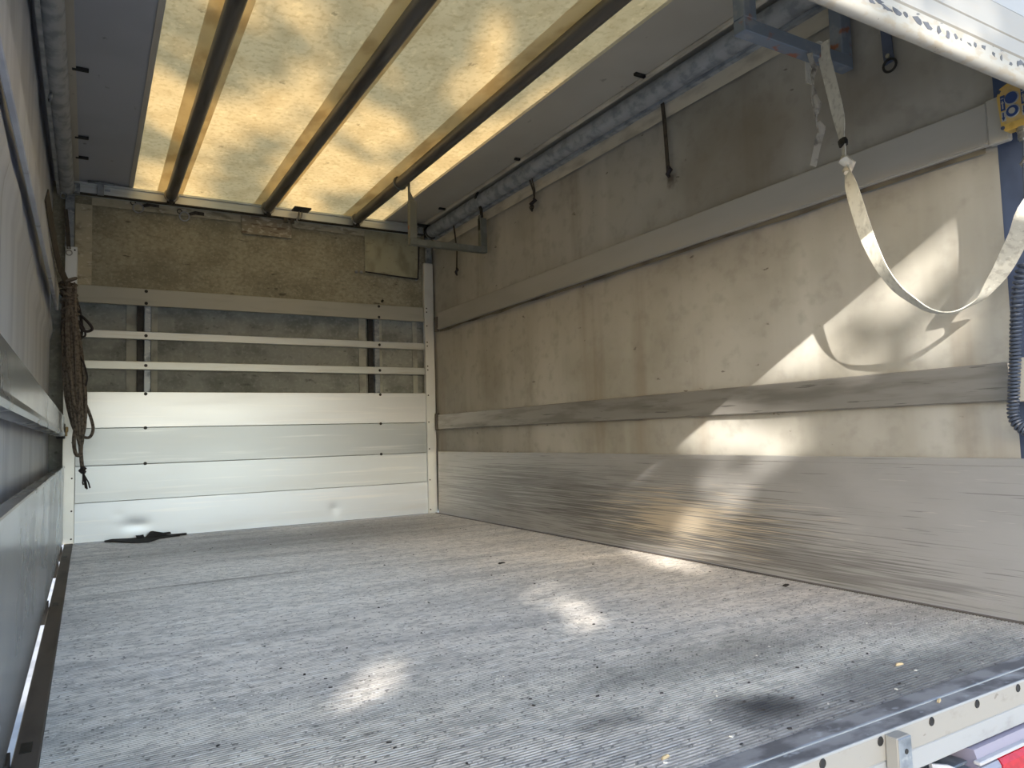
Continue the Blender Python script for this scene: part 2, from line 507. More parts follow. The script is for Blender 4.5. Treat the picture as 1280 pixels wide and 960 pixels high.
M_RUBBER = surf('black_rubber', rgb(38, 39, 44), 0.7, 0, [(rgb(58, 60, 66), (20, 20, 20), 0.5, 0.7, 0.6, 4)])
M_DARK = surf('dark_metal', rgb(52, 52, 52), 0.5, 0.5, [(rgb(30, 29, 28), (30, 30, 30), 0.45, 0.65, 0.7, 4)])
M_STEEL = surf('zinc_steel', rgb(168, 170, 172), 0.35, 0.9, [(rgb(104, 104, 104), (40, 40, 40), 0.5, 0.7, 0.6, 4)])
M_KERB = surf('brown_grey_kerb', rgb(98, 92, 86), 0.6, 0.2, [(rgb(66, 62, 58), (12, 3, 5), 0.42, 0.68, 0.7, 5)])
M_SILL = surf('worn_sill_plate', rgb(150, 150, 152), 0.5, 0.25, [
    (rgb(88, 88, 92), (9, 16, 5), 0.42, 0.60, 0.8, 6), (rgb(182, 186, 192), (24, 40, 9), 0.60, 0.72, 0.6, 4)], rough_var=0.3)
M_FASCIA = surf('cream_sill_fascia', rgb(150, 148, 142), 0.5, 0.05, [
    (rgb(122, 118, 109), (14, 4, 24), 0.58, 0.72, 0.55, 6), (rgb(110, 104, 96), (40, 8, 60), 0.68, 0.73, 0.7, 4)])
M_FASCIA2 = surf('white_sill_beam', rgb(156, 159, 161), 0.5, 0.05, [(rgb(130, 130, 128), (12, 4, 24), 0.56, 0.72, 0.5, 6)])
M_HEADER = surf('header_white_paint', rgb(150, 149, 144), 0.5, 0.05, [
    (rgb(154, 149, 138), (7, 5, 26), 0.50, 0.68, 0.5, 6), (rgb(130, 130, 130), (5, 8, 30), 0.64, 0.72, 0.5, 6)])
M_HEADER_LIP = surf('header_scuffed_lip', rgb(156, 154, 147), 0.45, 0.1, [
    (rgb(146, 136, 118), (24, 30, 60), 0.48, 0.62, 0.6, 6), (rgb(72, 72, 78), (26, 20, 60), 0.66, 0.69, 0.9, 5)])
M_CHIP = surf('bare_dark_chip', rgb(84, 86, 92), 0.6, 0.1, [(rgb(64, 66, 72), (40, 40, 40), 0.45, 0.65, 0.7)])
M_REARPOST = surf('blue_grey_post', rgb(78, 90, 116), 0.5, 0.1, [(rgb(58, 66, 86), (10, 10, 6), 0.42, 0.68, 0.6, 4)])  # blue in this dark post colour imitates veil glare
M_YELLOW = surf('yellow_plastic', rgb(206, 174, 92), 0.45, 0, [(rgb(176, 144, 72), (40, 40, 40), 0.5, 0.68, 0.6, 4)])
M_YFACE = surf('faded_face_label', rgb(196, 168, 108), 0.5, 0, [(rgb(170, 146, 100), (50, 50, 50), 0.5, 0.68, 0.6, 4)])
M_NAVY = surf('navy_button', rgb(36, 66, 122), 0.4)
M_PALE = surf('pale_grey_mark', rgb(172, 172, 166), 0.5)
M_CABLE = surf('slate_cable', rgb(62, 70, 84), 0.35)
M_RED = surf('red_lens', rgb(176, 14, 34), 0.18, 0, [(rgb(140, 8, 26), (60, 60, 90), 0.45, 0.6, 0.5)])
M_CLEAR = surf('clear_lens', rgb(130, 132, 146), 0.15, 0.1)
M_LAMPTOP = surf('lamp_housing', rgb(142, 138, 156), 0.35, 0.2)
M_WHITE = surf('white_plastic', rgb(176, 176, 178), 0.4)
M_BRASS = surf('brass_latch', rgb(150, 132, 96), 0.4, 0.7)
M_DEBRIS = surf('straw_bits', rgb(196, 176, 138), 0.9)
M_GRIT = surf('dark_grit', rgb(50, 46, 44), 0.9)
M_PEBBLE = surf('pale_grit', rgb(222, 218, 208), 0.8)
M_GROUND = surf('gravel_yard', rgb(148, 149, 150), 0.9, 0, [(rgb(112, 112, 112), (3, 3, 3), 0.42, 0.68, 0.7, 6)])
M_LEAF = surf('green_leaves', rgb(74, 100, 44), 0.6, 0, [(rgb(52, 78, 34), (2, 2, 2), 0.4, 0.65, 0.7)])
M_BARK = surf('bark', rgb(92, 78, 62), 0.9, 0, [(rgb(60, 50, 40), (14, 14, 3), 0.42, 0.66, 0.8, 5)])

W = 2.44

# ================================================================== STRUCTURE
# ---- ground outside
mb = MB(); mb.grid(lambda u, v: (-70 + 140 * u, -70 + 140 * v, -1.05 + 0.03 * mnoise.noise(Vector((u * 60, v * 60, 0)))), 80, 80)
ground = struct('ground', mb, M_GROUND)

# ---- load floor: ribbed planks on a base slab
mb = MB(); mb.box((-0.046, -4.30, -0.09), (W + 0.06, 0.12, -0.012))
floor = struct('floor', mb, M_KERB)
PITCH_R, NR = 0.0100, 20
PW = PITCH_R * NR
prof = [(0.0, -0.011), (0.0, -0.0034)]
for i in range(NR):
    y = i * PITCH_R
    prof += [(y + 0.0030, -0.0034), (y + 0.0038, 0.0), (y + 0.0084, 0.0), (y + 0.0092, -0.0034)]
prof += [(PW - 0.0004, -0.0034), (PW - 0.0004, -0.011)]
mb = MB()
nP = len(prof)
mb.add([(x, -4.30 + p[0], p[1]) for x in (0.0, W) for p in prof],
       [(i, (i + 1) % nP, nP + (i + 1) % nP, nP + i) for i in range(nP)])
mb.m = [0 if (prof[i][1] > -0.001 or prof[(i + 1) % nP][1] > -0.001) else 1 for i in range(nP)]
plank = part('floor_plank', mb, [M_FLOOR, M_GROOVE], floor, origin=(0, -4.30, 0))
n_pl = 21
for k in range(1, n_pl):
    again(plank, floor, (0, k * PW, 0))
mb = MB(); mb.box((0, -4.30 + n_pl * PW, -0.011), (W, -0.002, -0.0005))
part('floor_plank', mb, M_FLOOR, floor)
# kerb down the left side with its slots
mb = MB(); mb.box((-0.046, -4.30, -0.011), (-0.001, -0.004, 0.004), bev=0.002)
kerb = part('kerb_strip', mb, M_KERB, floor)
for y in (-0.62, -2.0, -3.52):
    mb = MB(); mb.box((-0.036, y - 0.028, 0.003), (-0.016, y + 0.028, 0.0055))
    part('slot', mb, M_DARK, kerb)
# dirty joint along the foot of the right panel
mb = MB(); mb.box((W - 0.016, -4.30, -0.002), (W, -0.01, 0.0035))
part('edge_strip', mb, M_KERB, floor)

# ---- front wall: tarp + studs (boards and slats are its pieces)
mb = MB()
mb.grid(lambda u, v: (-0.16 + 2.72 * u, 0.10 + 0.006 * mnoise.noise(Vector((u * 6, v * 4, 0))), 0.90 + 0.72 * v), 40, 10)
mb.grid(lambda u, v: (-0.16 + 2.72 * u, 0.10, 0.90 * v), 4, 2)
wall_front = struct('wall_front', mb, M_FRONT_LOW)
mb = MB()
mb.grid(lambda u, v: (-0.16 + 2.72 * u, 0.045 + 0.008 * mnoise.noise(Vector((u * 7, v * 3, 2.2))), 1.55 + 0.735 * v), 50, 12)
part('upper_tarp', mb, M_FRONT_TOP, wall_front)
mb = MB(); mb.box((0.08, 0.030, 2.145), (0.99, 0.036, 2.222)); mb.box((1.35, 0.030, 2.15), (1.897, 0.036, 2.222))
part('tarp_band', mb, M_BAND, wall_front)
mb = MB(); mb.box((-0.01, 0.032, 1.62), (0.083, 0.036, 2.145)); part('tarp_hem', mb, M_BAND, wall_front, 'left upright hem of the tarpaulin')
mb = MB(); mb.box((1.0, 0.026, 2.068), (1.343, 0.033, 2.222)); part('patch', mb, M_PATCH, wall_front, 'peeling weathered patch')
mb = MB()
mb.grid(lambda u, v: (1.897 + 0.435 * u, 0.026 - 0.006 * math.sin(u * 3.1) * math.sin(v * 3.1) + 0.006 * mnoise.noise(Vector((u * 3, v * 3, 5))), 1.855 + 0.36 * v), 16, 14)
part('corner_flap', mb, M_FLAP, wall_front, 'sewn corner flap of the tarpaulin')
mb = MB(); mb.tube([(1.897, 0.018, 1.868), (2.1, 0.017, 1.856), (2.325, 0.018, 1.846)], 0.0055, 6); mb.tube([(2.328, 0.018, 1.846), (2.338, 0.018, 2.0), (2.345, 0.018, 2.16)], 0.0055, 6)
part('zip_cord', mb, M_ROPE_D, wall_front, 'dark cord along the flap edge')
for x, z in ((1.83, 1.866), (1.868, 1.864), (2.32, 1.846)):
    mb = MB(); mb.disc((x, 0.034, z), (0, -1, 0), 0.012, 0.006, 12); part('rivet', mb, M_STEEL, wall_front)
# seam tapes on lower tarp
for x0, x1 in ((0.285, 0.345), (0.432, 0.47), (1.86, 1.915), (2.01, 2.045), (2.30, 2.34)):
    mb = MB(); mb.box((x0, 0.088, 0.94), (x1, 0.094, 1.52)); part('seam_tape', mb, M_TAPE, wall_front)
# studs
for x in (0.386, 1.965):
    mb = MB(); mb.box((x, 0.030, 0.0), (x + 0.040, 0.065, 1.60), bev=0.003); part('stud', mb, M_GALV, wall_front)
    mb = MB(); mb.box((x - 0.038, 0.060, 0.0), (x - 0.001, 0.084, 1.60)); part('stud_shade_strip', mb, M_DARK, wall_front, 'dark strip standing for the shadow gap beside the stud')  # dark strip put in for the shadow gap left of the stud
# four bottom boards
BZ = [0.0, 0.243, 0.472, 0.707, 0.938]
for i in range(4):
    z0, z1 = BZ[i] + 0.0012, BZ[i + 1] - 0.0012
    mb = MB()
    if i == 0:
        def dent(u, v):
            x = 0.006 + 2.36 * u; z = z0 + (z1 - z0) * v
            d = 0.0035 * math.exp(-(((x - 0.345) / 0.075) ** 2 + ((z - 0.085) / 0.034) ** 2))
            d += 0.0024 * math.exp(-(((x - 1.63) / 0.036) ** 2 + ((z - 0.09) / 0.036) ** 2))
            d += 0.0007 * math.exp(-(((x - 0.24) / 0.03) ** 2 + ((z - 0.16) / 0.02) ** 2))
            return (x, d, z)
        mb.grid(dent, 240, 24)
        mb.box((0.006, 0.011, z0), (2.366, 0.026, z1))
    else:
        mb.box((0.006, 0.0, z0), (2.366, 0.026, z1), bev=0.002)
    bo = part('board', mb, M_BOARD[3 - i if i in (0,) else (2, 1, 0)[i - 1]], wall_front)
# slats
for z0, z1 in ((1.083, 1.137), (1.281, 1.332), (1.504, 1.617)):
    mb = MB(); mb.box((0.006, 0.0, z0), (2.366, 0.026, z1), bev=0.003)
    part('slat', mb, M_SLAT if z1 < 1.5 else M_SLAT_TOP, wall_front)
# bolts
for x in (0.395, 1.993):
    for z in (1.600, 1.520, 1.306, 1.110, 0.925, 0.704, 0.474):
        if x > 1 and z > 1.59: z = 1.603
        mb = MB(); mb.ring((x, -0.0015, z), (0, 1, 0), 0.0085, 0.0022, 12, 5); mb.disc((x, 0.001, z), (0, -1, 0), 0.0075, 0.0026, 10)
        part('bolt', mb, M_DARK, wall_front)
for x, z in ((2.03, 1.645), (2.025, 1.65)):
    mb = MB(); mb.tube([(x, 0.03, z), (x, 0.0, z + 0.006)], 0.005, 6); part('peg', mb, M_DARK, wall_front)

# ---- corner posts of the front wall
def holes(x, y, zs, par):
    m = MB(); m.disc((x, y, zs[0]), (0, -1, 0), 0.0055, 0.0015, 8)
    h = part('screw_hole', m, M_DARK, par)
    for z in zs[1:]:
        again(h, par, (0, 0, z - zs[0]))
t = thing('corner_post', 'tall white perforated corner post behind the hanging rope bundle', 'post', (-0.03, 0.0, 0.0), 'corner posts of the front wall')
mb = MB(); mb.box((-0.062, -0.012, 0.0), (0.006, 0.028, 1.852), bev=0.003); part('lower_section', mb, M_POST, t)
holes(-0.010, -0.0122, (0.03, 0.2, 0.4, 0.62, 1.62, 1.645, 1.83), t)
mb = MB(); mb.box((-0.066, 0.004, 1.852), (-0.014, 0.028, 2.2), bev=0.003); part('upper_section', mb, M_GALV, t, 'narrower galvanised upper section')
t = thing('corner_post', 'white perforated corner post where front boards meet scuffed right panel', 'post', (2.40, 0.0, 0.0), 'corner posts of the front wall')
mb = MB(); mb.box((2.367, -0.012, 0.0), (2.446, 0.028, 1.976), bev=0.003); part('lower_section', mb, M_POST, t)
holes(2.384, -0.0122, (0.03, 0.26, 0.5, 0.71, 0.92, 1.12, 1.15, 1.31, 1.34, 1.47, 1.58, 1.61), t)
mb = MB(); mb.box((2.392, 0.0, 1.976), (2.446, 0.028, 2.19), bev=0.003); mb.disc((2.42, 0.0, 2.03), (0, -1, 0), 0.013, 0.004); mb.disc((2.42, 0.0, 2.13), (0, -1, 0), 0.013, 0.004)
part('upper_section', mb, M_GALV, t, 'galvanised upper section with two bolts')

# ---- right wall
def wavy(y, z, s):
    return 0.005 * mnoise.noise(Vector((s, y * 3.2, z * 0.5))) + 0.003 * mnoise.noise(Vector((s + 4, y * 9, z * 0.4)))
mb = MB(); mb.grid(lambda u, v: (2.467 + wavy(-4.165 * u, 2.3 * v, 1.3), 0.10 - 4.265 * u, 0.02 + 2.25 * v), 140, 30)
wall_right = struct('wall_right', mb, M_CURTAIN)
mb = MB(); mb.grid(lambda u, v: (2.455 + 0.004 * mnoise.noise(Vector((u * 20, v, 3))), 0.0 - 4.16 * u, 2.085 + 0.09 * v), 60, 2)
part('curtain_hem', mb, M_CURT_EDGE, wall_right)

def side_board(name, x_in, x_out, z0, z1, y0, y1, m, label, capm=None, lip=True):
    t_ = thing(name, label, 'board', ((x_in + x_out) / 2, (y0 + y1) / 2, z0))
    mb_ = MB(); mb_.box((x_in, y0, z0), (x_out, y1, z1), bev=0.003)
    part('plank', mb_, m, t_)
    return t_
t = side_board('side_board', 2.438, 2.456, 1.430, 1.563, -0.10, -4.155, M_BEAM_R, 'upper long smooth beige board across the right curtain')
mb = MB(); mb.box((2.434, -4.157, 1.426), (2.456, -4.215, 1.567), bev=0.003); part('end_pocket', mb, M_PALE, t, 'pale pocket at the rear end')
mb = MB(); mb.box((2.432, -0.05, 1.418), (2.456, -0.099, 1.535), bev=0.003); part('end_pocket', mb, M_KERB, t, 'dark pocket at the front end')
mb = MB(); mb.box((2.4345, -0.10, 1.436), (2.4385, -4.15, 1.446)); part('lower_lip', mb, M_BEAM_R, t)
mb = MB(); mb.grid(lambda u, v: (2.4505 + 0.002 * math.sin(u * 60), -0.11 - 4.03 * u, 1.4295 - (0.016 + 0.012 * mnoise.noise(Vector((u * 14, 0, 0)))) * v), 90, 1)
part('grime_shade_strip', mb, M_GRIME_SHADE, t, 'dark strip for the grime and shadow line below the board')  # dark strip colours in the grime and shadow line under the board
t = side_board('side_board', 2.438, 2.456, 0.650, 0.765, -0.06, -4.165, M_BEAM_RL, 'lower scuffed grey board across the right curtain, above the tall panel')
mb = MB(); mb.box((2.432, -0.022, 0.645), (2.456, -0.059, 0.775), bev=0.003); part('end_pocket', mb, M_KERB, t, 'dark pocket at the front end')
mb = MB(); mb.box((2.440, -4.167, 0.645), (2.456, -4.36, 0.775), bev=0.003); part('end_pocket', mb, M_PALE, t, 'pale pocket behind the coiled cable')
t = thing('kickboard', 'tall scuffed grey aluminium panel along the foot of the right wall', 'panel', (2.455, -2.2, 0.004))
mb = MB(); mb.box((2.442, -0.04, 0.004), (2.456, -4.30, 0.478), bev=0.003); part('panel_face', mb, M_PANEL_R, t)
mb = MB(); mb.box((2.439, -0.04, 0.004), (2.4425, -4.30, 0.040), bev=0.001); mb.box((2.4395, -0.04, 0.455), (2.4425, -4.30, 0.478), bev=0.001)
part('edge_bead', mb, M_PANEL_R, t)

# ---- left wall
def lfold(u, v):
    y = 0.11 - 4.51 * u; z = 0.02 + 2.27 * v
    x = -0.136 + 0.010 * mnoise.noise(Vector((7.7, y * 3.0, z * 0.5)))
    x += 0.018 * math.exp(-((z - 1.34 - 0.05 * math.sin(y * 1.4)) / 0.05) ** 2)
    return (min(x, -0.112), y, z)
mb = MB(); mb.grid(lfold, 140, 40)
wall_left = struct('wall_left', mb, M_CURT_L)
t = thing('side_board', 'upper blue-grey board high along the left curtain', 'board', (-0.09, -2.2, 1.43))
mb = MB(); mb.box((-0.108, -0.08, 1.430), (-0.090, -4.4, 1.563), bev=0.003); part('plank', mb, M_CURT_L, t)
t = thing('side_board', 'glossy metal board along the left wall below the rope bundle', 'board', (-0.065, -2.2, 0.655))
mb = MB(); mb.prism([(-0.048, 0.66), (-0.044, 0.672), (-0.050, 0.69), (-0.050, 0.775), (-0.084, 0.775), (-0.084, 0.655)], 1, -0.16, -4.4)
part('plank', mb, M_PANEL_L, t)
mb = MB(); mb.box((-0.090, -0.10, 0.645), (-0.046, -0.16, 0.735), bev=0.003); part('end_pocket', mb, M_DARK, t)
mb = MB(); mb.box((-0.046, -0.11, 0.685), (-0.030, -0.145, 0.715), bev=0.003); mb.box((-0.046, -0.12, 0.66), (-0.034, -0.14, 0.69), bev=0.002); part('latch', mb, M_BRASS, t, 'small brass-coloured latch')
t = thing('kickboard', 'tall reflective metal panel along the foot of the left wall', 'panel', (-0.065, -2.2, 0.02))
mb = MB(); mb.box((-0.080, -0.05, 0.022), (-0.052, -4.4, 0.474), bev=0.003); part('panel_face', mb, M_PANEL_L, t)
mb = MB(); mb.box((-0.081, -0.05, 0.466), (-0.046, -4.4, 0.480), bev=0.003); part('top_bead', mb, M_PANEL_L, t)
for y in (-0.35, -0.95, -2.05, -3.62):
    mb = MB(); mb.box((-0.078, y - 0.035, -0.05), (-0.047, y + 0.035, 0.024)); part('spacer', mb, M_DARK, t)

# ---- roof
def sag(u, v, x0, x1, z):
    return (x0 + (x1 - x0) * u, 0.11 - 4.54 * v, z + 0.004 * mnoise.noise(Vector((u * 5, v * 9, z * 30))))
mb = MB(); mb.grid(lambda u, v: sag(u, v, 0.29, 2.07, 2.285), 24, 50)
ceiling = struct('ceiling', mb, M_ROOF)
for x0, x1 in ((0.455, 0.612), (1.073, 1.241), (1.713, 1.885)):
    mb = MB(); mb.grid(lambda u, v: sag(u, v, x0, x1, 2.277), 4, 50); part('bow_sleeve', mb, M_SLEEVE, ceiling)
mb = MB(); mb.box((-0.16, 0.12, 2.278), (0.292, -4.43, 2.292)); part('roof_panel', mb, M_ROOFPAN_L, ceiling)
mb = MB(); mb.box((0.288, 0.03, 2.272), (0.313, -4.43, 2.284)); part('panel_edge', mb, M_ROOFPAN, ceiling)
mb = MB(); mb.box((2.062, 0.12, 2.276), (2.54, -4.43, 2.290)); part('roof_panel', mb, M_ROOFPAN, ceiling)
mb = MB(); mb.box((2.035, 0.03, 2.268), (2.064, -4.43, 2.284)); part('panel_edge', mb, M_ROOFPAN, ceiling)
mb = MB(); mb.tube([(2.352, 0.0, 2.268), (2.352, -4.4, 2.268)], 0.014, 8); part('edge_roll', mb, M_CURT_EDGE, ceiling, 'pale rolled hem beside the right rail')
mb = MB(); mb.box((-0.02, 0.0, 2.266), (0.010, -4.4, 2.279)); part('edge_roll', mb, M_ROOFPAN, ceiling, 'pale hem strip beside the left rail')
for x, y in ((2.315, -2.73), (2.34, -1.57), (2.325, -0.49), (0.03, -1.63), (0.03, -0.80), (0.03, -0.48)):
    mb = MB(); mb.box((x - 0.035, y - 0.010, 2.262), (x + 0.03, y + 0.010, 2.2765), bev=0.002); part('clip', mb, M_DARK, ceiling)

# ---- roof frame
t = thing('front_rail', 'pale horizontal steel rail joining the roof to the front tarpaulin', 'rail', (1.2, 0.0, 2.195))
mb = MB(); mb.prism([(-0.045, 2.196), (-0.045, 2.204), (-0.032, 2.206), (-0.032, 2.252), (-0.045, 2.256), (-0.045, 2.268), (0.03, 2.268), (0.03, 2.196)], 0, -0.03, 2.36)
part('channel', mb, M_SLAT, t)
mb = MB(); mb.box((-0.03, -0.049, 2.189), (2.36, -0.02, 2.197)); part('drip_edge', mb, M_DARK, t, 'dark rubber drip edge')
BOWS = (0.535, 1.155, 1.805)
for x, lab in zip(BOWS, ('first round roof bow tube counted from the left wall', 'second round roof bow tube, middle one of the three',
                         'third round roof bow tube, with the U bracket hung from it')):
    t = thing('roof_bow', lab, 'roof bow', (x, -2.2, 2.205), 'round roof bows')
    mb = MB(); mb.tube([(x, -0.075 - 0.21 * i, 2.238) for i in range(21)], 0.036, 16); part('tube', mb, M_BOW, t)
    mb = MB(); mb.ring((x, -0.085, 2.238), (0, 1, 0), 0.040, 0.006, 18, 6); part('collar', mb, M_STEEL, t)
    mb = MB(); mb.box((x - 0.024, -0.078, 2.185), (x + 0.024, -0.046, 2.225), bev=0.004); mb.disc((x, -0.078, 2.196), (0, -1, 0), 0.014, 0.016, 10); part('hinge_lug', mb, M_DARK, t)
t = thing('roof_rail', 'galvanised round roof rail above the left curtain', 'rail', (-0.06, -2.2, 2.15), 'long galvanised roof rails')
mb = MB(); mb.tube([(-0.062, -0.05 - 0.15 * i, 2.215) for i in range(29)], 0.045, 16); part('tube', mb, M_GALV_STRIPED, t)
mb = MB(); mb.ring((-0.062, -0.06, 2.215), (0, 1, 0), 0.046, 0.006, 18, 6); part('collar', mb, M_STEEL, t)
mb = MB(); mb.box((-0.018, -0.06, 2.185), (0.014, -0.03, 2.25), bev=0.003); part('end_lug', mb, M_GALV, t)
mb = MB(); mb.box((-0.108, -0.04, 2.165), (-0.092, -4.4, 2.26)); part('keder_strip', mb, M_GALV_STRIPED, t)
mb = MB(); mb.ring((-0.088, -1.55, 2.15), (1, 0.3, 0), 0.018, 0.005, 14, 6); part('ring', mb, M_GALV, t)
mb = MB(); mb.ring((-0.07, -0.15, 2.13), (0.3, 1, 0), 0.018, 0.003, 14, 6); part('ring', mb, M_GALV, t)
t = thing('roof_rail', 'galvanised roof rail above the right curtain with four straps hung from it', 'rail', (2.40, -2.2, 2.15), 'long galvanised roof rails')
mb = MB(); mb.tube([(2.402, -0.07 - 0.15 * i, 2.208) for i in range(29)], 0.047, 16); part('tube', mb, M_GALV_STRIPED, t)
mb = MB(); mb.ring((2.402, -0.10, 2.208), (0, 1, 0), 0.049, 0.008, 18, 6); part('collar', mb, M_DARK, t)
mb = MB(); mb.prism([(2.430, 2.155), (2.462, 2.155), (2.462, 2.262), (2.430, 2.262)], 1, -0.06, -4.3); part('keder_strip', mb, M_GALV_STRIPED, t)
mb = MB(); mb.box((2.358, -0.07, 2.17), (2.40, -0.045, 2.245), bev=0.004); mb.disc((2.38, -0.07, 2.2), (0, -1, 0), 0.02, 0.02); part('end_lug', mb, M_DARK, t)

# hooks at the front rail
t = thing('rail_clip', 'small steel clip gripping the front rail near the left corner', 'clip', (0.125, -0.05, 2.19))
mb = MB(); mb.box((0.108, -0.056, 2.19), (0.146, -0.046, 2.262), bev=0.003); part('tongue', mb, M_GALV, t)
mb = MB(); mb.box((0.055, -0.075, 2.262), (0.21, -0.047, 2.270), bev=0.003); mb.disc((0.15, -0.056, 2.225), (1, 0, 0), 0.006, 0.03, 8); part('crossbar', mb, M_GALV, t)
t = thing('rail_clip', 'dark flat plate on a wire hook at the front rail beside the middle bow', 'clip', (1.37, -0.08, 2.15))
mb = MB(); mb.box((1.322, -0.16, 2.242), (1.444, -0.060, 2.254), bev=0.004); part('plate', mb, M_DARK, t)
mb = MB(); mb.tube([(1.375, -0.075, 2.245), (1.372, -0.070, 2.21), (1.36, -0.062, 2.18), (1.37, -0.060, 2.165)], 0.006, 6); mb.tube([(1.395, -0.075, 2.245), (1.392, -0.066, 2.205), (1.375, -0.062, 2.19)], 0.006, 6); part('wire_hook', mb, M_STEEL, t)
mb = MB(); mb.box((1.27, -0.056, 2.155), (1.30, -0.050, 2.187)); mb.box((1.318, -0.056, 2.155), (1.345, -0.050, 2.185)); part('buckle', mb, M_DARK, t)
t = thing('rail_clip', 'dark clip plate on the front rail next to the right rail', 'clip', (2.33, -0.06, 2.2))
mb = MB(); mb.box((2.22, -0.12, 2.244), (2.37, -0.06, 2.256), bev=0.004); part('plate', mb, M_DARK, t)
mb = MB(); mb.tube([(2.29, -0.085, 2.245), (2.285, -0.075, 2.21), (2.30, -0.068, 2.19)], 0.008, 6); mb.disc((2.28, -0.09, 2.222), (1, 0, 0), 0.013, 0.02, 10); part('wire_hook', mb, M_STEEL, t)
for x, z, lab in ((0.345, 2.155, 'steel lashing ring on the front tarpaulin, nearer the left post'), (0.625, 2.135, 'steel lashing ring on the front tarpaulin below the first bow')):
    t = thing('lashing_ring', lab, 'ring', (x, 0.02, z - 0.05))
    mb = MB(); mb.ring((x, 0.014, z), (0.15, 1, 0.2), 0.030, 0.0045, 18, 6); part('ring', mb, M_STEEL, t)
    mb = MB(); mb.ribbon([(x + 0.028, 0.020, z + 0.02), (x + 0.07, 0.022, z + 0.036), (x + 0.125, 0.024, z + 0.034)], [(0, 0, 1)] * 3, [0.018, 0.024, 0.022], 0.006); part('tab', mb, M_DARKSTRAP, t)
    mb = MB(); mb.ring((x - 0.03, 0.018, z + 0.034), (0.2, 1, 0), 0.014, 0.003, 12, 5); part('wire_loop', mb, M_DARK, t)

# ================================================================== REAR FRAME
t = thing('rear_sill', 'worn metal rear sill with cream bolted fascia at the end of the floor', 'sill', (1.2, -4.35, -0.15))
mb = MB(); mb.box((-0.046, -4.3005, -0.04), (2.50, -4.3455, 0.002), bev=0.002); part('tread_plate', mb, M_SILL, t, 'inner dark worn plate')
mb = MB(); mb.box((-0.046, -4.3465, -0.04), (2.50, -4.388, -0.0005), bev=0.002); part('tread_plate', mb, M_SILL, t, 'outer dark worn plate')
mb = MB(); mb.box((-0.046, -4.3465, -0.0005), (2.50, -4.3495, 0.0025), bev=0.001); mb.box((-0.046, -4.386, -0.004), (2.50, -4.3905, 0.0015), bev=0.001); part('edge_bead', mb, M_FASCIA2, t, 'bright worn edges')
mb = MB(); mb.box((-0.046, -4.360, -0.052), (2.50, -4.390, -0.002), bev=0.002); fas = part('upper_fascia', mb, M_FASCIA, t)
mb = MB(); mb.box((-0.046, -4.350, -0.095), (2.50, -4.3885, -0.0525), bev=0.003); part('lower_fascia', mb, M_FASCIA2, t)
for k in range(-6, 9):
    x = 1.216 + 0.1697 * k
    mb = MB(); mb.disc((x, -4.3895, -0.0125), (0, -1, 0), 0.0075, 0.0012, 12); mb.ring((x, -4.3905, -0.0125), (0, 1, 0), 0.008, 0.0012, 12, 4); part('bolt_hole', mb, M_DARK, fas)
mb = MB(); mb.box((1.399, -4.3905, -0.072), (1.441, -4.416, -0.003), bev=0.002); blk = part('stop_block', mb, M_FASCIA, t)
mb = MB(); mb.box((1.400, -4.4162, -0.071), (1.440, -4.4182, -0.004), bev=0.0008); part('end_plate', mb, M_GALV, blk, 'bare galvanised end face')
mb = MB(); mb.disc((1.422, -4.4182, -0.030), (0, -1, 0), 0.005, 0.0012, 10); part('hole', mb, M_DARK, blk)

# tail lamp under the sill
t = thing('tail_lamp', 'red and clear rear lamp under the right end of the sill', 'lamp', (1.95, -4.40, -0.29))
mb = MB(); mb.prism([(-4.33, -0.29), (-4.404, -0.29), (-4.404, -0.113), (-4.398, -0.0965), (-4.33, -0.0965)], 0, 1.685, 2.26); part('housing', mb, M_LAMPTOP, t)
mb = MB(); mb.prism([(-4.4045, -0.28), (-4.422, -0.275), (-4.420, -0.135), (-4.413, -0.125), (-4.4045, -0.123)], 0, 1.752, 2.25); part('red_lens', mb, M_RED, t)
mb = MB(); mb.prism([(-4.4045, -0.28), (-4.420, -0.275), (-4.418, -0.137), (-4.412, -0.127), (-4.4045, -0.125)], 0, 1.682, 1.7505); part('clear_lens', mb, M_CLEAR, t)
mb = MB(); mb.box((1.676, -4.400, -0.122), (2.26, -4.4155, -0.114), bev=0.002); part('trim', mb, M_WHITE, t)
mb = MB(); mb.box((1.57, -4.33, -0.128), (1.684, -4.386, -0.122), bev=0.002); mb.box((1.64, -4.38, -0.20), (1.674, -4.40, -0.128), bev=0.003); part('bracket', mb, M_GALV, t)
mb = MB(); mb.tube([(1.575, -4.37, -0.112), (1.61, -4.385, -0.118), (1.645, -4.398, -0.135), (1.66, -4.40, -0.16)], 0.006, 6); part('cable', mb, M_WHITE, t)

# right rear corner post
mb = MB(); mb.prism([(2.502, -4.11), (2.62, -4.11), (2.62, -4.36), (2.58, -4.40), (2.502, -4.40)], 2, -0.11, 2.27)
solo('rear_post', mb, M_REARPOST, 'dark blue-grey rear corner post behind the yellow control box', 'post', (2.54, -4.28, -0.11))
# left rear corner post, outside the picture on the far side of the opening
mb = MB(); mb.box((-0.22, -4.42, -0.11), (-0.12, -4.56, 2.27), bev=0.01)
solo('rear_post', mb, M_REARPOST, 'blue-grey rear corner post at the left end of the header', 'post', (-0.17, -4.49, -0.11))

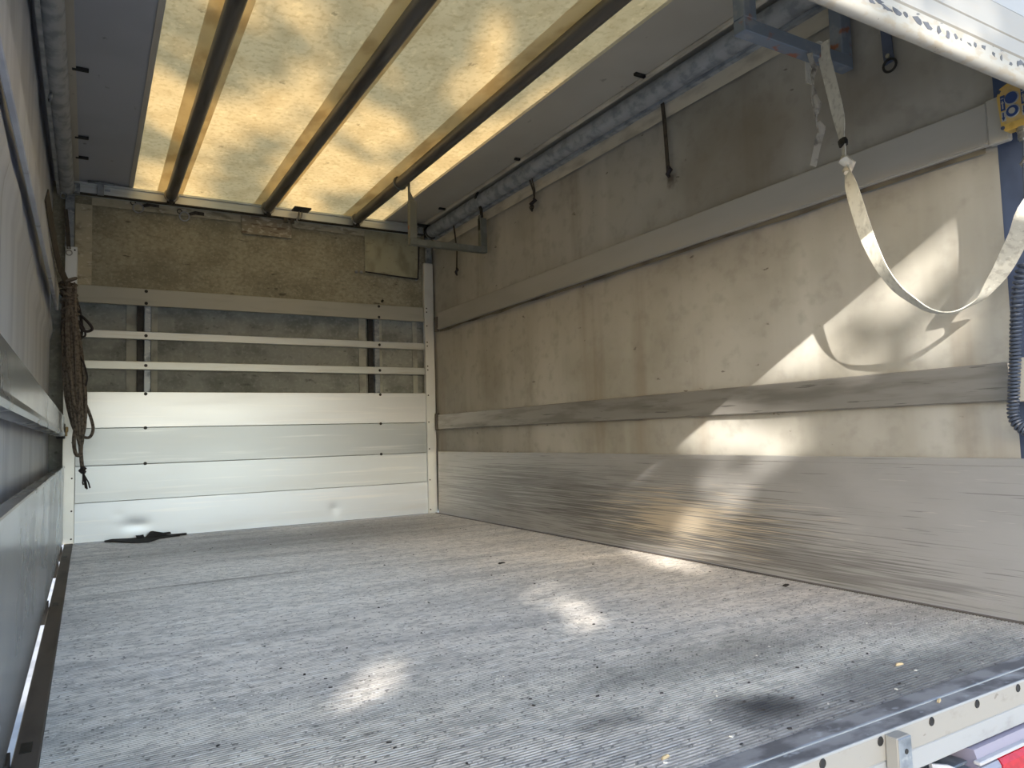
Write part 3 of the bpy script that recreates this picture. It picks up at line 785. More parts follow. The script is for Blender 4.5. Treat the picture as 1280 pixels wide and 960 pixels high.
# header
t = thing('rear_header', 'sunlit white header across the rear opening, scuffed along its rounded lower lip', 'header', (1.2, -4.43, 1.42))
lipc, lr = (-4.384, 1.466), 0.018
pr = [(-4.362, 1.47)] + [(lipc[0] + lr * math.cos(a), lipc[1] + lr * math.sin(a)) for a in [math.pi * (2.0 - i / 8 * 0.95) for i in range(9)]] + [(-4.404, 1.474), (-4.408, 1.500), (-4.402, 1.505), (-4.362, 1.505)]
mb = MB(); mb.prism(pr, 0, -0.10, 2.495); mb.smooth = True
lip = part('lower_lip', mb, M_HEADER_LIP, t)
mb = MB()
chip_rnd = random.Random(5)
x = 1.25
while x < 2.5:
    n = 8; cx, cz = x, 1.484 + chip_rnd.uniform(-0.006, 0.005)
    rx, rz = chip_rnd.uniform(0.008, 0.024), chip_rnd.uniform(0.004, 0.010)
    if x > 1.72: rx *= 0.5
    pts = []
    for k in range(n):
        a = 2 * math.pi * k / n; r = chip_rnd.uniform(0.4, 1.15)
        zz = min(cz + rz * r * math.sin(a) - 0.15 * rx * r * math.cos(a), 1.4995)
        yy = -4.404 - 0.004 * min(1, max(0, (zz - 1.474) / 0.026)) - 0.0006
        pts.append((cx + rx * r * math.cos(a), yy, zz))
    back = [(p[0], p[1] + 0.0012, p[2]) for p in pts]
    mb.add(pts + back, [tuple(range(n))] + [(k, (k + 1) % n, n + (k + 1) % n, n + k) for k in range(n)])
    x += chip_rnd.uniform(0.020, 0.05)
part('paint_chip', mb, M_CHIP, t, kind='stuff')
mb = MB(); mb.box((-0.10, -4.362, 1.5055), (2.495, -4.404, 1.5555), bev=0.006); part('middle_band', mb, M_HEADER, t)
mb = MB(); mb.box((-0.10, -4.362, 1.5565), (2.495, -4.400, 1.630), bev=0.003); part('upper_band', mb, M_HEADER, t)
mb = MB(); mb.box((-0.10, -4.362, 1.631), (2.495, -4.396, 2.275), bev=0.003); part('top_panel', mb, M_FASCIA2, t)

# ================================================================== U BRACKETS
def u_bracket(name, label, xl, xr, y, zb, zl, zr, m, s_=0.042, lw=0.050):
    t_ = thing(name, label, 'bracket', ((xl + xr) / 2, y, zb), 'U brackets hung under the roof')
    h = s_ / 2
    mb_ = MB(); mb_.box((xl - h, y - h, zb), (xr + h, y + h, zb + s_), bev=0.003); part('crossbar', mb_, m, t_)
    mb_ = MB(); mb_.box((xl - h, y - h, zb + s_), (xl - h + lw, y + h, zl), bev=0.003); part('leg', mb_, m, t_)
    mb_ = MB(); mb_.box((xr + h - lw, y - h, zb + s_), (xr + h, y + h, zr), bev=0.003); part('leg', mb_, m, t_)
    return t_
t = u_bracket('u_bracket', 'green-grey U bracket hanging at the far end in front of the corner', 1.882, 2.405, -0.95, 1.838, 2.13, 2.08, M_BRACKET)
mb = MB(); mb.prism([(1.861, 2.13), (1.903, 2.13), (1.872, 2.19), (1.872, 2.262), (1.861, 2.262)], 1, -0.957, -0.943); part('hanger_plate', mb, M_BRACKET, t)
mb = MB(); mb.ring((1.805, -0.95, 2.238), (0, 1, 0), 0.042, 0.006, 18, 6); mb.box((1.84, -0.957, 2.225), (1.868, -0.943, 2.255)); part('clamp', mb, M_BRACKET, t)
mb = MB(); mb.box((2.376, -0.94, 1.99), (2.385, -0.965, 2.10), bev=0.002); part('side_plate', mb, M_BRACKET, t)
mb = MB(); mb.ribbon([(2.40, -0.950, 2.085), (2.396, -0.946, 2.15), (2.375, -0.948, 2.19), (2.356, -0.95, 2.22), (2.372, -0.95, 2.258)], [(0, 1, 0)] * 5, [0.028] * 5, 0.008); part('hook_strap', mb, M_DARK, t)
t = u_bracket('u_bracket', 'blue-grey U bracket hanging near the rear with a webbing strap over it', 1.915, 2.425, -3.70, 1.872, 2.20, 2.16, M_BRACKET_N, 0.048, 0.060)
mb = MB(); mb.ring((1.805, -3.70, 2.238), (0, 1, 0), 0.042, 0.006, 18, 6); mb.box((1.84, -3.71, 2.19), (1.905, -3.69, 2.245)); part('clamp', mb, M_BRACKET_N, t)
mb = MB(); mb.ribbon([(2.42, -3.70, 2.15), (2.40, -3.70, 2.155), (2.36, -3.70, 2.19), (2.352, -3.70, 2.22)], [(0, 1, 0)] * 4, [0.028] * 4, 0.008); part('hook_strap', mb, M_DARK, t)

# ================================================================== STRAPS FROM THE RIGHT RAIL
def hang(label, y, zt, zb, wid, mode):
    t_ = thing('hanging_strap', label, 'strap', (2.44, y, zb), 'straps hung from the right rail')
    x = 2.445
    if mode == 'cord':
        mb_ = MB(); mb_.tube([(x - 0.02, y, zt), (x, y - 0.004, (zt + zb) / 2), (x - 0.004, y, zb + 0.05)], 0.006, 6); part('cord', mb_, M_DARKSTRAP, t_)
        mb_ = MB(); mb_.tube([(x - 0.004, y, zb + 0.055), (x - 0.004, y - 0.01, zb + 0.04), (x - 0.008, y + 0.008, zb + 0.025), (x - 0.004, y, zb)], [0.008, 0.012, 0.011, 0.006], 7); part('knot', mb_, M_ROPE_D, t_)
    elif mode == 'snap':
        mb_ = MB(); mb_.ribbon([(x - 0.02, y + 0.012, zt), (x, y + 0.004, zt - 0.07), (x, y - 0.004, zt - 0.13)], [(0, 1, 0)] * 3, [0.016] * 3, 0.003)
        mb_.ribbon([(x - 0.02, y - 0.014, zt), (x + 0.003, y - 0.006, zt - 0.07), (x + 0.003, y + 0.002, zt - 0.13)], [(0, 1, 0)] * 3, [0.010] * 3, 0.003); part('webbing', mb_, M_DARKSTRAP, t_)
        mb_ = MB(); mb_.tube([(x, y + 0.004, zt - 0.12), (x - 0.006, y - 0.028, zt - 0.135), (x - 0.010, y + 0.024, zt - 0.150), (x, y + 0.016, zt - 0.165)], [0.008, 0.012, 0.012, 0.008], 7); part('knot', mb_, M_ROPE_D, t_)
        mb_ = MB(); mb_.ring((x - 0.006, y + 0.020, zt - 0.185), (1, 0, 0.2), 0.010, 0.003, 12, 5); mb_.ring((x - 0.006, y + 0.020, zb + 0.030), (1, 0.4, 0), 0.014, 0.004, 14, 5)
        mb_.tube([(x - 0.006, y + 0.02, zt - 0.19), (x - 0.006, y + 0.02, zb + 0.04)], 0.005, 6); part('snap_hook', mb_, M_DARK, t_)
    else:
        mb_ = MB(); mb_.ribbon([(x - 0.01, y, zt), (x, y, zt - 0.12), (x + 0.002, y - 0.006, zb + 0.06), (x, y - 0.01, zb + 0.03)], [(0, 1, 0)] * 4, [wid] * 4, 0.004); part('webbing', mb_, M_DARKSTRAP if mode == 'dark' else M_REARPOST, t_)
        mb_ = MB()
        if mode == 'dark':
            mb_.tube([(x, y - 0.01, zb + 0.05), (x - 0.006, y - 0.03, zb + 0.03), (x - 0.004, y - 0.008, zb + 0.015), (x, y - 0.014, zb)], [0.010, 0.012, 0.011, 0.007], 7)
            part('knot', mb_, M_ROPE_D, t_)
        else:
            mb_.ring((x - 0.004, y - 0.012, zb + 0.020), (1, 0.1, 0), 0.022, 0.0045, 18, 6); part('ring', mb_, M_DARK, t_)
            mb_ = MB(); mb_.disc((x - 0.003, y - 0.008, zb + 0.055), (-1, 0, 0), 0.008, 0.004, 10); part('rivet', mb_, M_STEEL, t_)
hang('thin dark cord hanging behind the far U bracket', -0.455, 2.165, 1.79, 0.01, 'cord')
hang('short doubled strap with a dark snap hook, hanging above the upper board', -1.555, 2.165, 1.965, 0.02, 'snap')
hang('long flat dark strap with a knotted end on the right curtain', -2.74, 2.165, 1.79, 0.022, 'dark')
hang('broad grey strap ending in a ring, hanging behind the sunlit header', -3.85, 2.165, 1.80, 0.036, 'grey')
t = thing('hanging_strap', 'narrow brown strap ending in a ring on the left corner post', 'strap', (-0.045, -0.03, 1.80), 'straps hung in the left front corner')
mb = MB(); mb.ribbon([(-0.062, -0.035, 2.08), (-0.050, -0.034, 1.95), (-0.042, -0.032, 1.83)], [(1, 0, 0)] * 3, [0.022, 0.024, 0.022], 0.004); part('webbing', mb, M_DARKSTRAP, t)
mb = MB(); mb.ring((-0.040, -0.036, 1.805), (0, 1, 0), 0.016, 0.0035, 16, 6); part('ring', mb, M_STEEL, t)
mb = MB(); mb.disc((-0.042, -0.034, 1.838), (0, -1, 0), 0.007, 0.005, 10); part('rivet', mb, M_STEEL, t)

def spl(P, t_):
    n = len(P) - 1; k = min(int(t_ * n), n - 1); f = t_ * n - k
    p0, p1, p2, p3 = P[max(k - 1, 0)], P[k], P[k + 1], P[min(k + 2, n)]
    return 0.5 * ((2 * p1) + (p2 - p0) * f + (2 * p0 - 5 * p1 + 4 * p2 - p3) * f * f + (3 * p1 - p0 - 3 * p2 + p3) * f ** 3)
# ================================================================== LOOPED WEBBING STRAP
LP = [(2.273, -3.733, 1.924, .043, 0), (2.270, -3.735, 1.87, .043, 0), (2.264, -3.750, 1.806, .043, 0), (2.256, -3.780, 1.665, .042, .1), (2.247, -3.795, 1.60, .038, .35),
      (2.240, -3.803, 1.555, .030, .7), (2.235, -3.810, 1.524, .026, 1.0), (2.229, -3.815, 1.485, .026, 1.3),
      (2.227, -3.820, 1.451, .020, 1.5), (2.212, -3.838, 1.40, .030, .9), (2.196, -3.860, 1.340, .042, .5), (2.182, -3.900, 1.210, .045, .2),
      (2.180, -3.925, 1.135, .045, .1), (2.189, -3.950, 1.064, .046, 0), (2.214, -3.975, 1.005, .046, -.1), (2.246, -4.000, 0.967, .046, -.2), (2.279, -4.022, 0.938, .046, -.25),
      (2.311, -4.045, 0.924, .046, -.3), (2.343, -4.070, 0.924, .046, -.3), (2.366, -4.100, 0.939, .046, -.3), (2.366, -4.140, 0.957, .046, -.25), (2.347, -4.180, 0.989, .046, -.1),
      (2.318, -4.222, 1.019, .048, 0.1), (2.286, -4.260, 1.050, .050, .2), (2.235, -4.312, 1.090, .050, .3), (2.181, -4.360, 1.133, .050, .35),
      (2.225, -4.392, 1.21, .050, .4), (2.245, -4.388, 1.32, .050, .4), (2.245, -4.386, 1.444, .050, .4)]
TW = [.4, .4, .4, .4, .6, .9, 1.0, 1.1, 1.2, .6, .35, .4, .6, .85, 1.0, 1.15, 1.3, 1.42, 1.45, 1.45, 1.25, .8, .45, .2, .1, .1, .1, .1, .1]
def wd(i):
    P_ = [Vector(p[:3]) for p in LP]
    tg_ = (P_[min(i + 1, len(P_) - 1)] - P_[max(i - 1, 0)]).normalized()
    vw = Vector((0.86, 0.48, 0.13)).normalized()
    face = vw.cross(tg_).normalized()
    return face * math.cos(TW[i]) + vw * math.sin(TW[i])
def dense(vals, k=4):
    return [spl([Vector(v) if hasattr(v, '__len__') else Vector((v, 0, 0)) for v in vals], i / (k * (len(vals) - 1))) for i in range(k * (len(vals) - 1) + 1)]
mb = MB(); mb.ribbon(dense([p[:3] for p in LP]), dense([wd(i) for i in range(len(LP))]), [v.x for v in dense([p[3] for p in LP])], 0.003); mb.smooth = True
t = thing('lashing_strap', 'long pale webbing strap hanging in a loop from the rear U bracket', 'strap', (2.27, -3.9, 0.92))
part('webbing', mb, M_STRAP, t)
mb = MB(); mb.ribbon([(2.273, -3.7315, 1.9235), (2.273, -3.722, 1.9245), (2.273, -3.70, 1.9235), (2.273, -3.672, 1.9245)], [(1, 0, 0)] * 4, [0.043] * 4, 0.0025); part('webbing_turn', mb, M_STRAP, t, 'piece passed over the bracket bar')
mb = MB(); mb.ribbon([(2.273, -3.6715, 1.923), (2.272, -3.671, 1.86), (2.270, -3.671, 1.80)], [(1, 0, 0)] * 3, [0.043] * 3, 0.0025); part('webbing_tail', mb, M_STRAP, t, 'tail behind the bracket bar')
mb = MB(); mb.tube([(2.236, -3.806, 1.54), (2.235, -3.810, 1.530), (2.233, -3.812, 1.518)], [0.016, 0.018, 0.016], 8, flat=0.7); part('dark_band', mb, M_DARK, t, 'dark tape band')
mb = MB(); mb.tube([(2.236, -3.812, 1.478), (2.214, -3.822, 1.462), (2.236, -3.830, 1.448), (2.228, -3.824, 1.428), (2.214, -3.832, 1.415)], [0.013, 0.017, 0.019, 0.016, 0.010], 8, flat=0.8); part('knot', mb, M_STRAP, t)
# short knotted strap beside it
KP = [(2.200, -3.7295, 1.868), (2.204, -3.729, 1.850), (2.226, -3.727, 1.820), (2.210, -3.727, 1.790), (2.210, -3.727, 1.765), (2.212, -3.727, 1.735), (2.216, -3.727, 1.700), (2.219, -3.727, 1.672),
      (2.219, -3.727, 1.648), (2.228, -3.726, 1.628), (2.246, -3.725, 1.606), (2.236, -3.724, 1.586), (2.224, -3.722, 1.555), (2.214, -3.719, 1.520), (2.200, -3.716, 1.475)]
KW = [.020, .022, .020, .018, .014, .022, .028, .026, .016, .020, .026, .026, .024, .022, .022]
KA = [0, .5, 0.2, .6, 1.2, .4, .1, .5, 1.2, .4, -.3, .2, 0, 0, 0]
mb = MB(); mb.ribbon(KP, [(0.86 * math.cos(a) + .5 * math.sin(a), -0.5 * math.cos(a) + .86 * math.sin(a), 0.1) for a in KA], KW, 0.004)
t = thing('lashing_strap', 'short grimy knotted strap end dangling under the rear U bracket', 'strap', (2.21, -3.72, 1.47))
part('webbing', mb, M_STRAP_D, t)
mb = MB(); mb.tube([(2.216, -3.726, 1.72), (2.220, -3.732, 1.69), (2.219, -3.727, 1.655)], [0.010, 0.015, 0.009], 8); mb.tube([(2.226, -3.728, 1.632), (2.240, -3.730, 1.612), (2.240, -3.726, 1.590)], [0.008, 0.014, 0.009], 8); part('knot', mb, M_STRAP_D, t)

# ================================================================== CONTROL PENDANT AND COILED CABLE
PX = 2.400
t = thing('control_pendant', 'yellow two-button control box on the right rear post under the header', 'control box', (2.42, -4.255, 1.38))
pf = [(-4.222, 1.440), (-4.212, 1.455), (-4.205, 1.550), (-4.214, 1.572), (-4.235, 1.580), (-4.285, 1.580), (-4.298, 1.565), (-4.300, 1.455), (-4.290, 1.440)]
mb = MB(); mb.prism(pf, 0, PX, PX + 0.031); body = part('housing', mb, M_YELLOW, t)
pf2 = [(-4.222, 1.462), (-4.216, 1.560), (-4.230, 1.570), (-4.286, 1.570), (-4.290, 1.470), (-4.286, 1.462)]
mb = MB(); mb.prism(pf2, 0, PX - 0.002, PX + 0.001); part('face_label', mb, M_YFACE, t)
mb = MB(); mb.disc((PX + 0.001, -4.246, 1.532), (-1, 0, 0), 0.0165, 0.008, 20); part('push_button', mb, M_NAVY, t)
mb = MB(); mb.ring((PX - 0.003, -4.246, 1.532), (1, 0, 0), 0.0178, 0.0022, 20, 5); mb.ring((PX - 0.003, -4.246, 1.493), (1, 0, 0), 0.0178, 0.0022, 20, 5); part('button_rim', mb, M_PALE, t)
mb = MB(); mb.disc((PX + 0.001, -4.246, 1.493), (-1, 0, 0), 0.0165, 0.006, 20); b2 = part('push_button', mb, M_NAVY, t)
mb = MB(); mb.disc((PX - 0.005, -4.246, 1.493), (-1, 0, 0), 0.0085, 0.003, 16); part('button_cap', mb, M_PALE, b2, 'pale centre')
for y in (-4.2215, -4.2765):
    mb = MB(); mb.box((PX - 0.0035, y - 0.006, 1.503), (PX - 0.0015, y + 0.006, 1.548)); sg = part('symbol', mb, M_NAVY, t)
    mb = MB(); mb.box((PX - 0.0045, y - 0.0015, 1.508), (PX - 0.003, y + 0.0015, 1.526)); mb.prism([(y - 0.004, 1.524), (y + 0.004, 1.524), (y, 1.533)], 0, PX - 0.0045, PX - 0.003)
    mb.box((PX - 0.0045, y - 0.004, 1.538), (PX - 0.003, y + 0.004, 1.540)); part('up_arrow', mb, M_PALE, sg)
    mb = MB(); mb.box((PX - 0.0035, y - 0.006, 1.470), (PX - 0.0016, y + 0.006, 1.499)); sg = part('symbol', mb, M_PALE, t)
    mb = MB(); mb.box((PX - 0.0048, y - 0.0016, 1.480), (PX - 0.003, y + 0.0016, 1.496)); mb.prism([(y - 0.0045, 1.482), (y + 0.0045, 1.482), (y, 1.472)], 0, PX - 0.0048, PX - 0.003); part('down_arrow', mb, M_NAVY, sg)
for y, z in ((-4.216, 1.453), (-4.290, 1.453), (-4.213, 1.563), (-4.289, 1.567)):
    mb = MB(); mb.disc((PX + 0.001, y, z), (-1, 0, 0), 0.0055, 0.003, 10); part('screw', mb, M_REARPOST, t)
gx, gy = PX + 0.015, -4.262
mb = MB(); mb.disc((gx, gy, 1.441), (0, 0, -1), 0.017, 0.012, 16); mb.disc((gx, gy, 1.428), (0, 0, -1), 0.0155, 0.005, 16); mb.disc((gx, gy, 1.423), (0, 0, -1), 0.0165, 0.016, 6); mb.disc((gx, gy, 1.407), (0, 0, -1), 0.012, 0.008, 14); part('cable_gland', mb, M_STEEL, t)
mb = MB(); mb.tube([(gx, gy, 1.40), (gx + 0.002, gy + 0.004, 1.36), (gx - 0.002, gy + 0.006, 1.30), (gx, gy + 0.012, 1.18), (gx + 0.002, gy + 0.016, 1.06), (gx, gy + 0.022, 1.045)], 0.0042, 8); cd = part('cable', mb, M_CABLE, t)
mb = MB(); mb.tube([(gx + 0.004, gy, 1.356), (gx - 0.008, gy - 0.006, 1.345), (gx + 0.006, gy + 0.012, 1.335), (gx, gy + 0.004, 1.322)], [0.004, 0.008, 0.008, 0.004], 7); part('cable_tie', mb, M_STEEL, cd, 'twisted wire tie')
axis = [Vector(p) for p in ((gx - 0.01, gy + 0.020, 1.045), (2.405, -4.222, 0.98), (2.402, -4.210, 0.88), (2.400, -4.200, 0.76), (2.398, -4.190, 0.66), (2.398, -4.186, 0.605), (2.400, -4.200, 0.572), (2.404, -4.235, 0.552), (2.41, -4.30, 0.55), (2.42, -4.38, 0.58))]
pts, ang = [], 0.0
N = 900
prev = spl(axis, 0)
for i in range(N + 1):
    u = i / N
    c = spl(axis, u)
    tg = (spl(axis, min(u + .004, 1)) - spl(axis, max(u - .004, 0))).normalized()
    e1 = tg.cross(Vector((0.2, 1, 0.05))).normalized(); e2 = tg.cross(e1)
    z = c.z
    pitch_ = 0.0105 if not (u < 0.30) else 0.0175 - 0.007 * (u / 0.30)
    ang += 2 * math.pi * (c - prev).length / pitch_
    prev = c
    pts.append(c + (e1 * math.cos(ang) + e2 * math.sin(ang)) * 0.0125)
mb = MB(); mb.tube(pts, 0.0042, 6); part('coiled_cable', mb, M_CABLE, t)

# ================================================================== ROPE BUNDLE
t = thing('rope_bundle', 'brown rope bundle knotted and hung against the left wall', 'rope', (0.0, -0.5, 0.36))
rr = random.Random(3)
def rope_axis(z):     # the bundle's middle as it hangs
    k = (1.54 - z) / 1.18
    return Vector((-0.035 + 0.085 * k, -0.50 - 0.02 * k, z))
def rope_loop(zt, zb, wx, off, r, nm='rope_loop', m=M_ROPE):
    P = []
    for i in range(33):
        a = 2 * math.pi * i / 32
        z = (zt + zb) / 2 + (zt - zb) / 2 * math.cos(a)
        c = rope_axis(z)
        sw = math.sin(a) * wx * (0.45 + 0.55 * (1 - (z - zb) / (zt - zb)))
        P.append(c + Vector((sw + off[0] + 0.006 * mnoise.noise(Vector((zt * 9, a, off[1] * 50))), off[1] + 0.012 * mnoise.noise(Vector((a, zb * 9, 3))), 0)))
    mb_ = MB(); mb_.tube(P, r, 7, caps=False); part(nm, mb_, m, t)
specs = [(1.53, 0.66, 0.036, (-.004, -.02), .0085), (1.51, 0.72, 0.046, (-.012, .01), .0085), (1.50, 0.60, 0.030, (.006, -.03), .0085), (1.49, 0.78, 0.050, (-.008, .0), .0085),
         (1.52, 0.86, 0.040, (.004, .02), .008), (1.46, 0.64, 0.042, (.012, -.012), .0085), (1.43, 0.70, 0.058, (-.006, .015), .008), (1.48, 0.92, 0.034, (.0, -.035), .008),
         (1.47, 0.68, 0.020, (.010, -.03), .0085), (1.50, 0.74, 0.014, (-.010, -.02), .0085), (1.44, 0.80, 0.024, (.0, -.045), .008), (1.49, 0.62, 0.010, (.004, .005), .009), (1.40, 0.66, 0.062, (.004, .02), .008)]
for sp in specs: rope_loop(*sp)
rope_loop(1.50, 1.18, 0.05, (.012, .03), .008, m=M_ROPE_D)
rope_loop(1.45, 1.10, 0.045, (-.01, .04), .008, m=M_ROPE_D)
for j in range(7):     # wrapping turns
    z0 = 1.33 + 0.035 * j + rr.uniform(-.01, .01)
    P = []
    for i in range(17):
        a = 2 * math.pi * i / 16
        c = rope_axis(z0)
        P.append(c + Vector((0.040 * math.cos(a) + rr.uniform(-.002, .002), 0.048 * math.sin(a), 0.02 * math.cos(a + j))))
    mb = MB(); mb.tube(P, 0.0075, 6, caps=False); part('wrap_turn', mb, M_ROPE, t)
def rope_path(P, r, nm, m=M_ROPE, n=7):
    P = [Vector(p) for p in P]
    Q_ = [spl(P, i / 40) for i in range(41)]
    mb_ = MB(); mb_.tube(Q_, r, n); return part(nm, mb_, m, t)
rope_path([(0.0, -.53, 1.50), (0.005, -.55, 1.3), (0.012, -.55, 1.1), (0.02, -.55, .9), (0.028, -.55, .75), (0.035, -.54, .62), (0.045, -.53, .5), (0.050, -.52, .46)], .0105, 'rope_tail')
rope_path([(0.03, -.52, .95), (0.055, -.52, .85), (0.085, -.52, .76), (0.098, -.52, .69), (0.080, -.52, .645), (0.045, -.52, .655), (0.03, -.52, .70)], .0085, 'rope_tail')
rope_path([(0.02, -.54, .74), (0.006, -.55, .64), (0.014, -.55, .56), (0.036, -.55, .55), (0.042, -.54, .62), (0.034, -.54, .72)], .010, 'rope_tail')
rope_path([(-0.01, -.5, 1.36), (0.03, -.5, 1.34), (0.07, -.5, 1.30), (0.088, -.5, 1.265), (0.06, -.5, 1.25), (0.03, -.5, 1.27), (0.02, -.5, 1.31)], .008, 'cord_loop', M_ROPE_D)
rope_path([(0.01, -.5, 1.30), (0.04, -.5, 1.28), (0.055, -.5, 1.23), (0.035, -.5, 1.22), (0.02, -.5, 1.26)], .0055, 'cord_loop', M_ROPE_D)
rope_path([(0.02, -.53, 1.12), (0.05, -.53, 1.06), (0.066, -.53, 0.985), (0.06, -.53, .935)], .0045, 'cord_loop', M_ROPE_D)
mb = MB(); mb.tube([(0.046, -.52, .482), (0.054, -.528, .472), (0.044, -.532, .460), (0.054, -.52, .450), (0.052, -.52, .440)], [.010, .016, .017, .015, .008], 8); part('knot', mb, M_ROPE_D, t)
for dx, dz, r in ((-0.006, 0.38, .0045), (0.012, 0.355, .005), (0.026, 0.36, .0045), (0.004, 0.36, .004)):
    mb = MB(); mb.tube([(0.052, -.52, .445), (0.054 + dx * .4, -.52, .42), (0.056 + dx * .9, -.522, .39), (0.060 + dx, -.52, dz)], r, 6); part('frayed_end', mb, M_ROPE_D, t)
# webbing tie that carries the bundle on the curtain
mb = MB(); mb.ribbon([(-0.080, -1.9, 1.60), (-0.078, -1.5, 1.585), (-0.074, -1.1, 1.57), (-0.066, -0.75, 1.555), (-0.045, -0.55, 1.53), (-0.02, -0.50, 1.49), (-0.015, -.49, 1.40)], [(0.2, 0, 1)] * 7, [0.05, 0.06, 0.055, 0.05, 0.045, 0.04, 0.03], 0.005); part('tie_strap', mb, M_DARKSTRAP, t)

# ================================================================== FLOOR SCRAPS
OUT = [(.168, -.030), (.21, -.012), (.31, -.010), (.37, -.020), (.50, -.010), (.642, -.012), (.636, -.045), (.598, -.052), (.592, -.085), (.54, -.10), (.50, -.135), (.47, -.15), (.435, -.225), (.40, -.285), (.335, -.270), (.27, -.19), (.21, -.10), (.17, -.062)]
mb = MB(); n = len(OUT)
mb.add([(x, y, 0.001) for x, y in OUT] + [(x, y, 0.007 + 0.004 * math.sin(i * 1.7)) for i, (x, y) in enumerate(OUT)],
       [tuple(range(n)), tuple(range(2 * n - 1, n - 1, -1))] + [(i, (i + 1) % n, n + (i + 1) % n, n + i) for i in range(n)])
t = thing('rubber_mat_scrap', 'torn black rubber scrap on the floor at the foot of the front boards', 'scrap', (.4, -.1, 0.0))
part('flat_sheet', mb, M_RUBBER, t)
mb = MB(); mb.prism([(.395, 0.006), (.425, 0.040), (.44, 0.042), (.50, 0.026), (.54, 0.028), (.545, 0.018), (.47, 0.010), (.45, 0.006)], 1, -.060, -.030)
mb.prism([(.345, 0.006), (.342, 0.024), (.365, 0.022), (.385, 0.026), (.39, 0.006)], 1, -.060, -.040); part('curled_edge', mb, M_RUBBER, t)
mb = MB(); gr = random.Random(11)
def bit(m_, x, y, sx, sy, sz, a):
    ca, sa = math.cos(a), math.sin(a)
    base = [(-sx, -sy), (sx, -sy * .6), (sx * .8, sy), (-sx * .7, sy * .8)]
    lo = [(x + ca * p - sa * q, y + sa * p + ca * q, 0.0002) for p, q in base]
    hi = [(x + .7 * (ca * p - sa * q), y + .7 * (sa * p + ca * q), sz) for p, q in base]
    m_.add(lo + hi, [(4, 5, 6, 7), (0, 1, 5, 4), (1, 2, 6, 5), (2, 3, 7, 6), (3, 0, 4, 7)])
for i in range(110):
    bit(mb, gr.uniform(.1, 2.38), -4.28 + 4.1 * gr.random() ** 1.8, gr.uniform(.002, .006), gr.uniform(.002, .004), gr.uniform(.001, .003), gr.uniform(0, 3))
o = solo('dark_grit', mb, M_GRIT, 'dark grit scattered over the ribbed floor', 'grit', (0, 0, 0)); o['kind'] = 'stuff'
mb = MB()
for i in range(70):
    bit(mb, gr.uniform(.3, 2.38), -4.28 + 2.6 * gr.random() ** 1.6, gr.uniform(.002, .005), gr.uniform(.0015, .003), gr.uniform(.001, .003), gr.uniform(0, 3))
o = solo('pale_grit', mb, M_PEBBLE, 'pale grit and chips scattered over the ribbed floor', 'grit', (0, 0, 0)); o['kind'] = 'stuff'
for x, y, sx, a, z0, lab in ((1.64, -4.358, .010, .3, 0.0, 'small tan wood chip lying on the rear sill'), (1.80, -4.17, .014, -.2, 0.0, 'thin straw sliver on the ribs near the right panel'), (0.98, -4.24, .012, .2, 0.0, 'short straw bit on the ribs near the lower picture edge')):
    mb = MB(); bit(mb, x, y, sx, .0035, .005, a)
    solo('wood_chip', mb, M_DEBRIS, lab, 'chip', (x, y, 0.0))
for x, y, lab in ((1.73, -2.30, 'dark leaf scrap on the floor beside the sun patch by the right panel'), (2.33, -3.40, 'dark strip of debris against the foot of the right panel')):
    mb = MB(); bit(mb, x, y, .022, .010, .005, .3)
    solo('debris_scrap', mb, M_GRIT, lab, 'scrap', (x, y, 0.0))

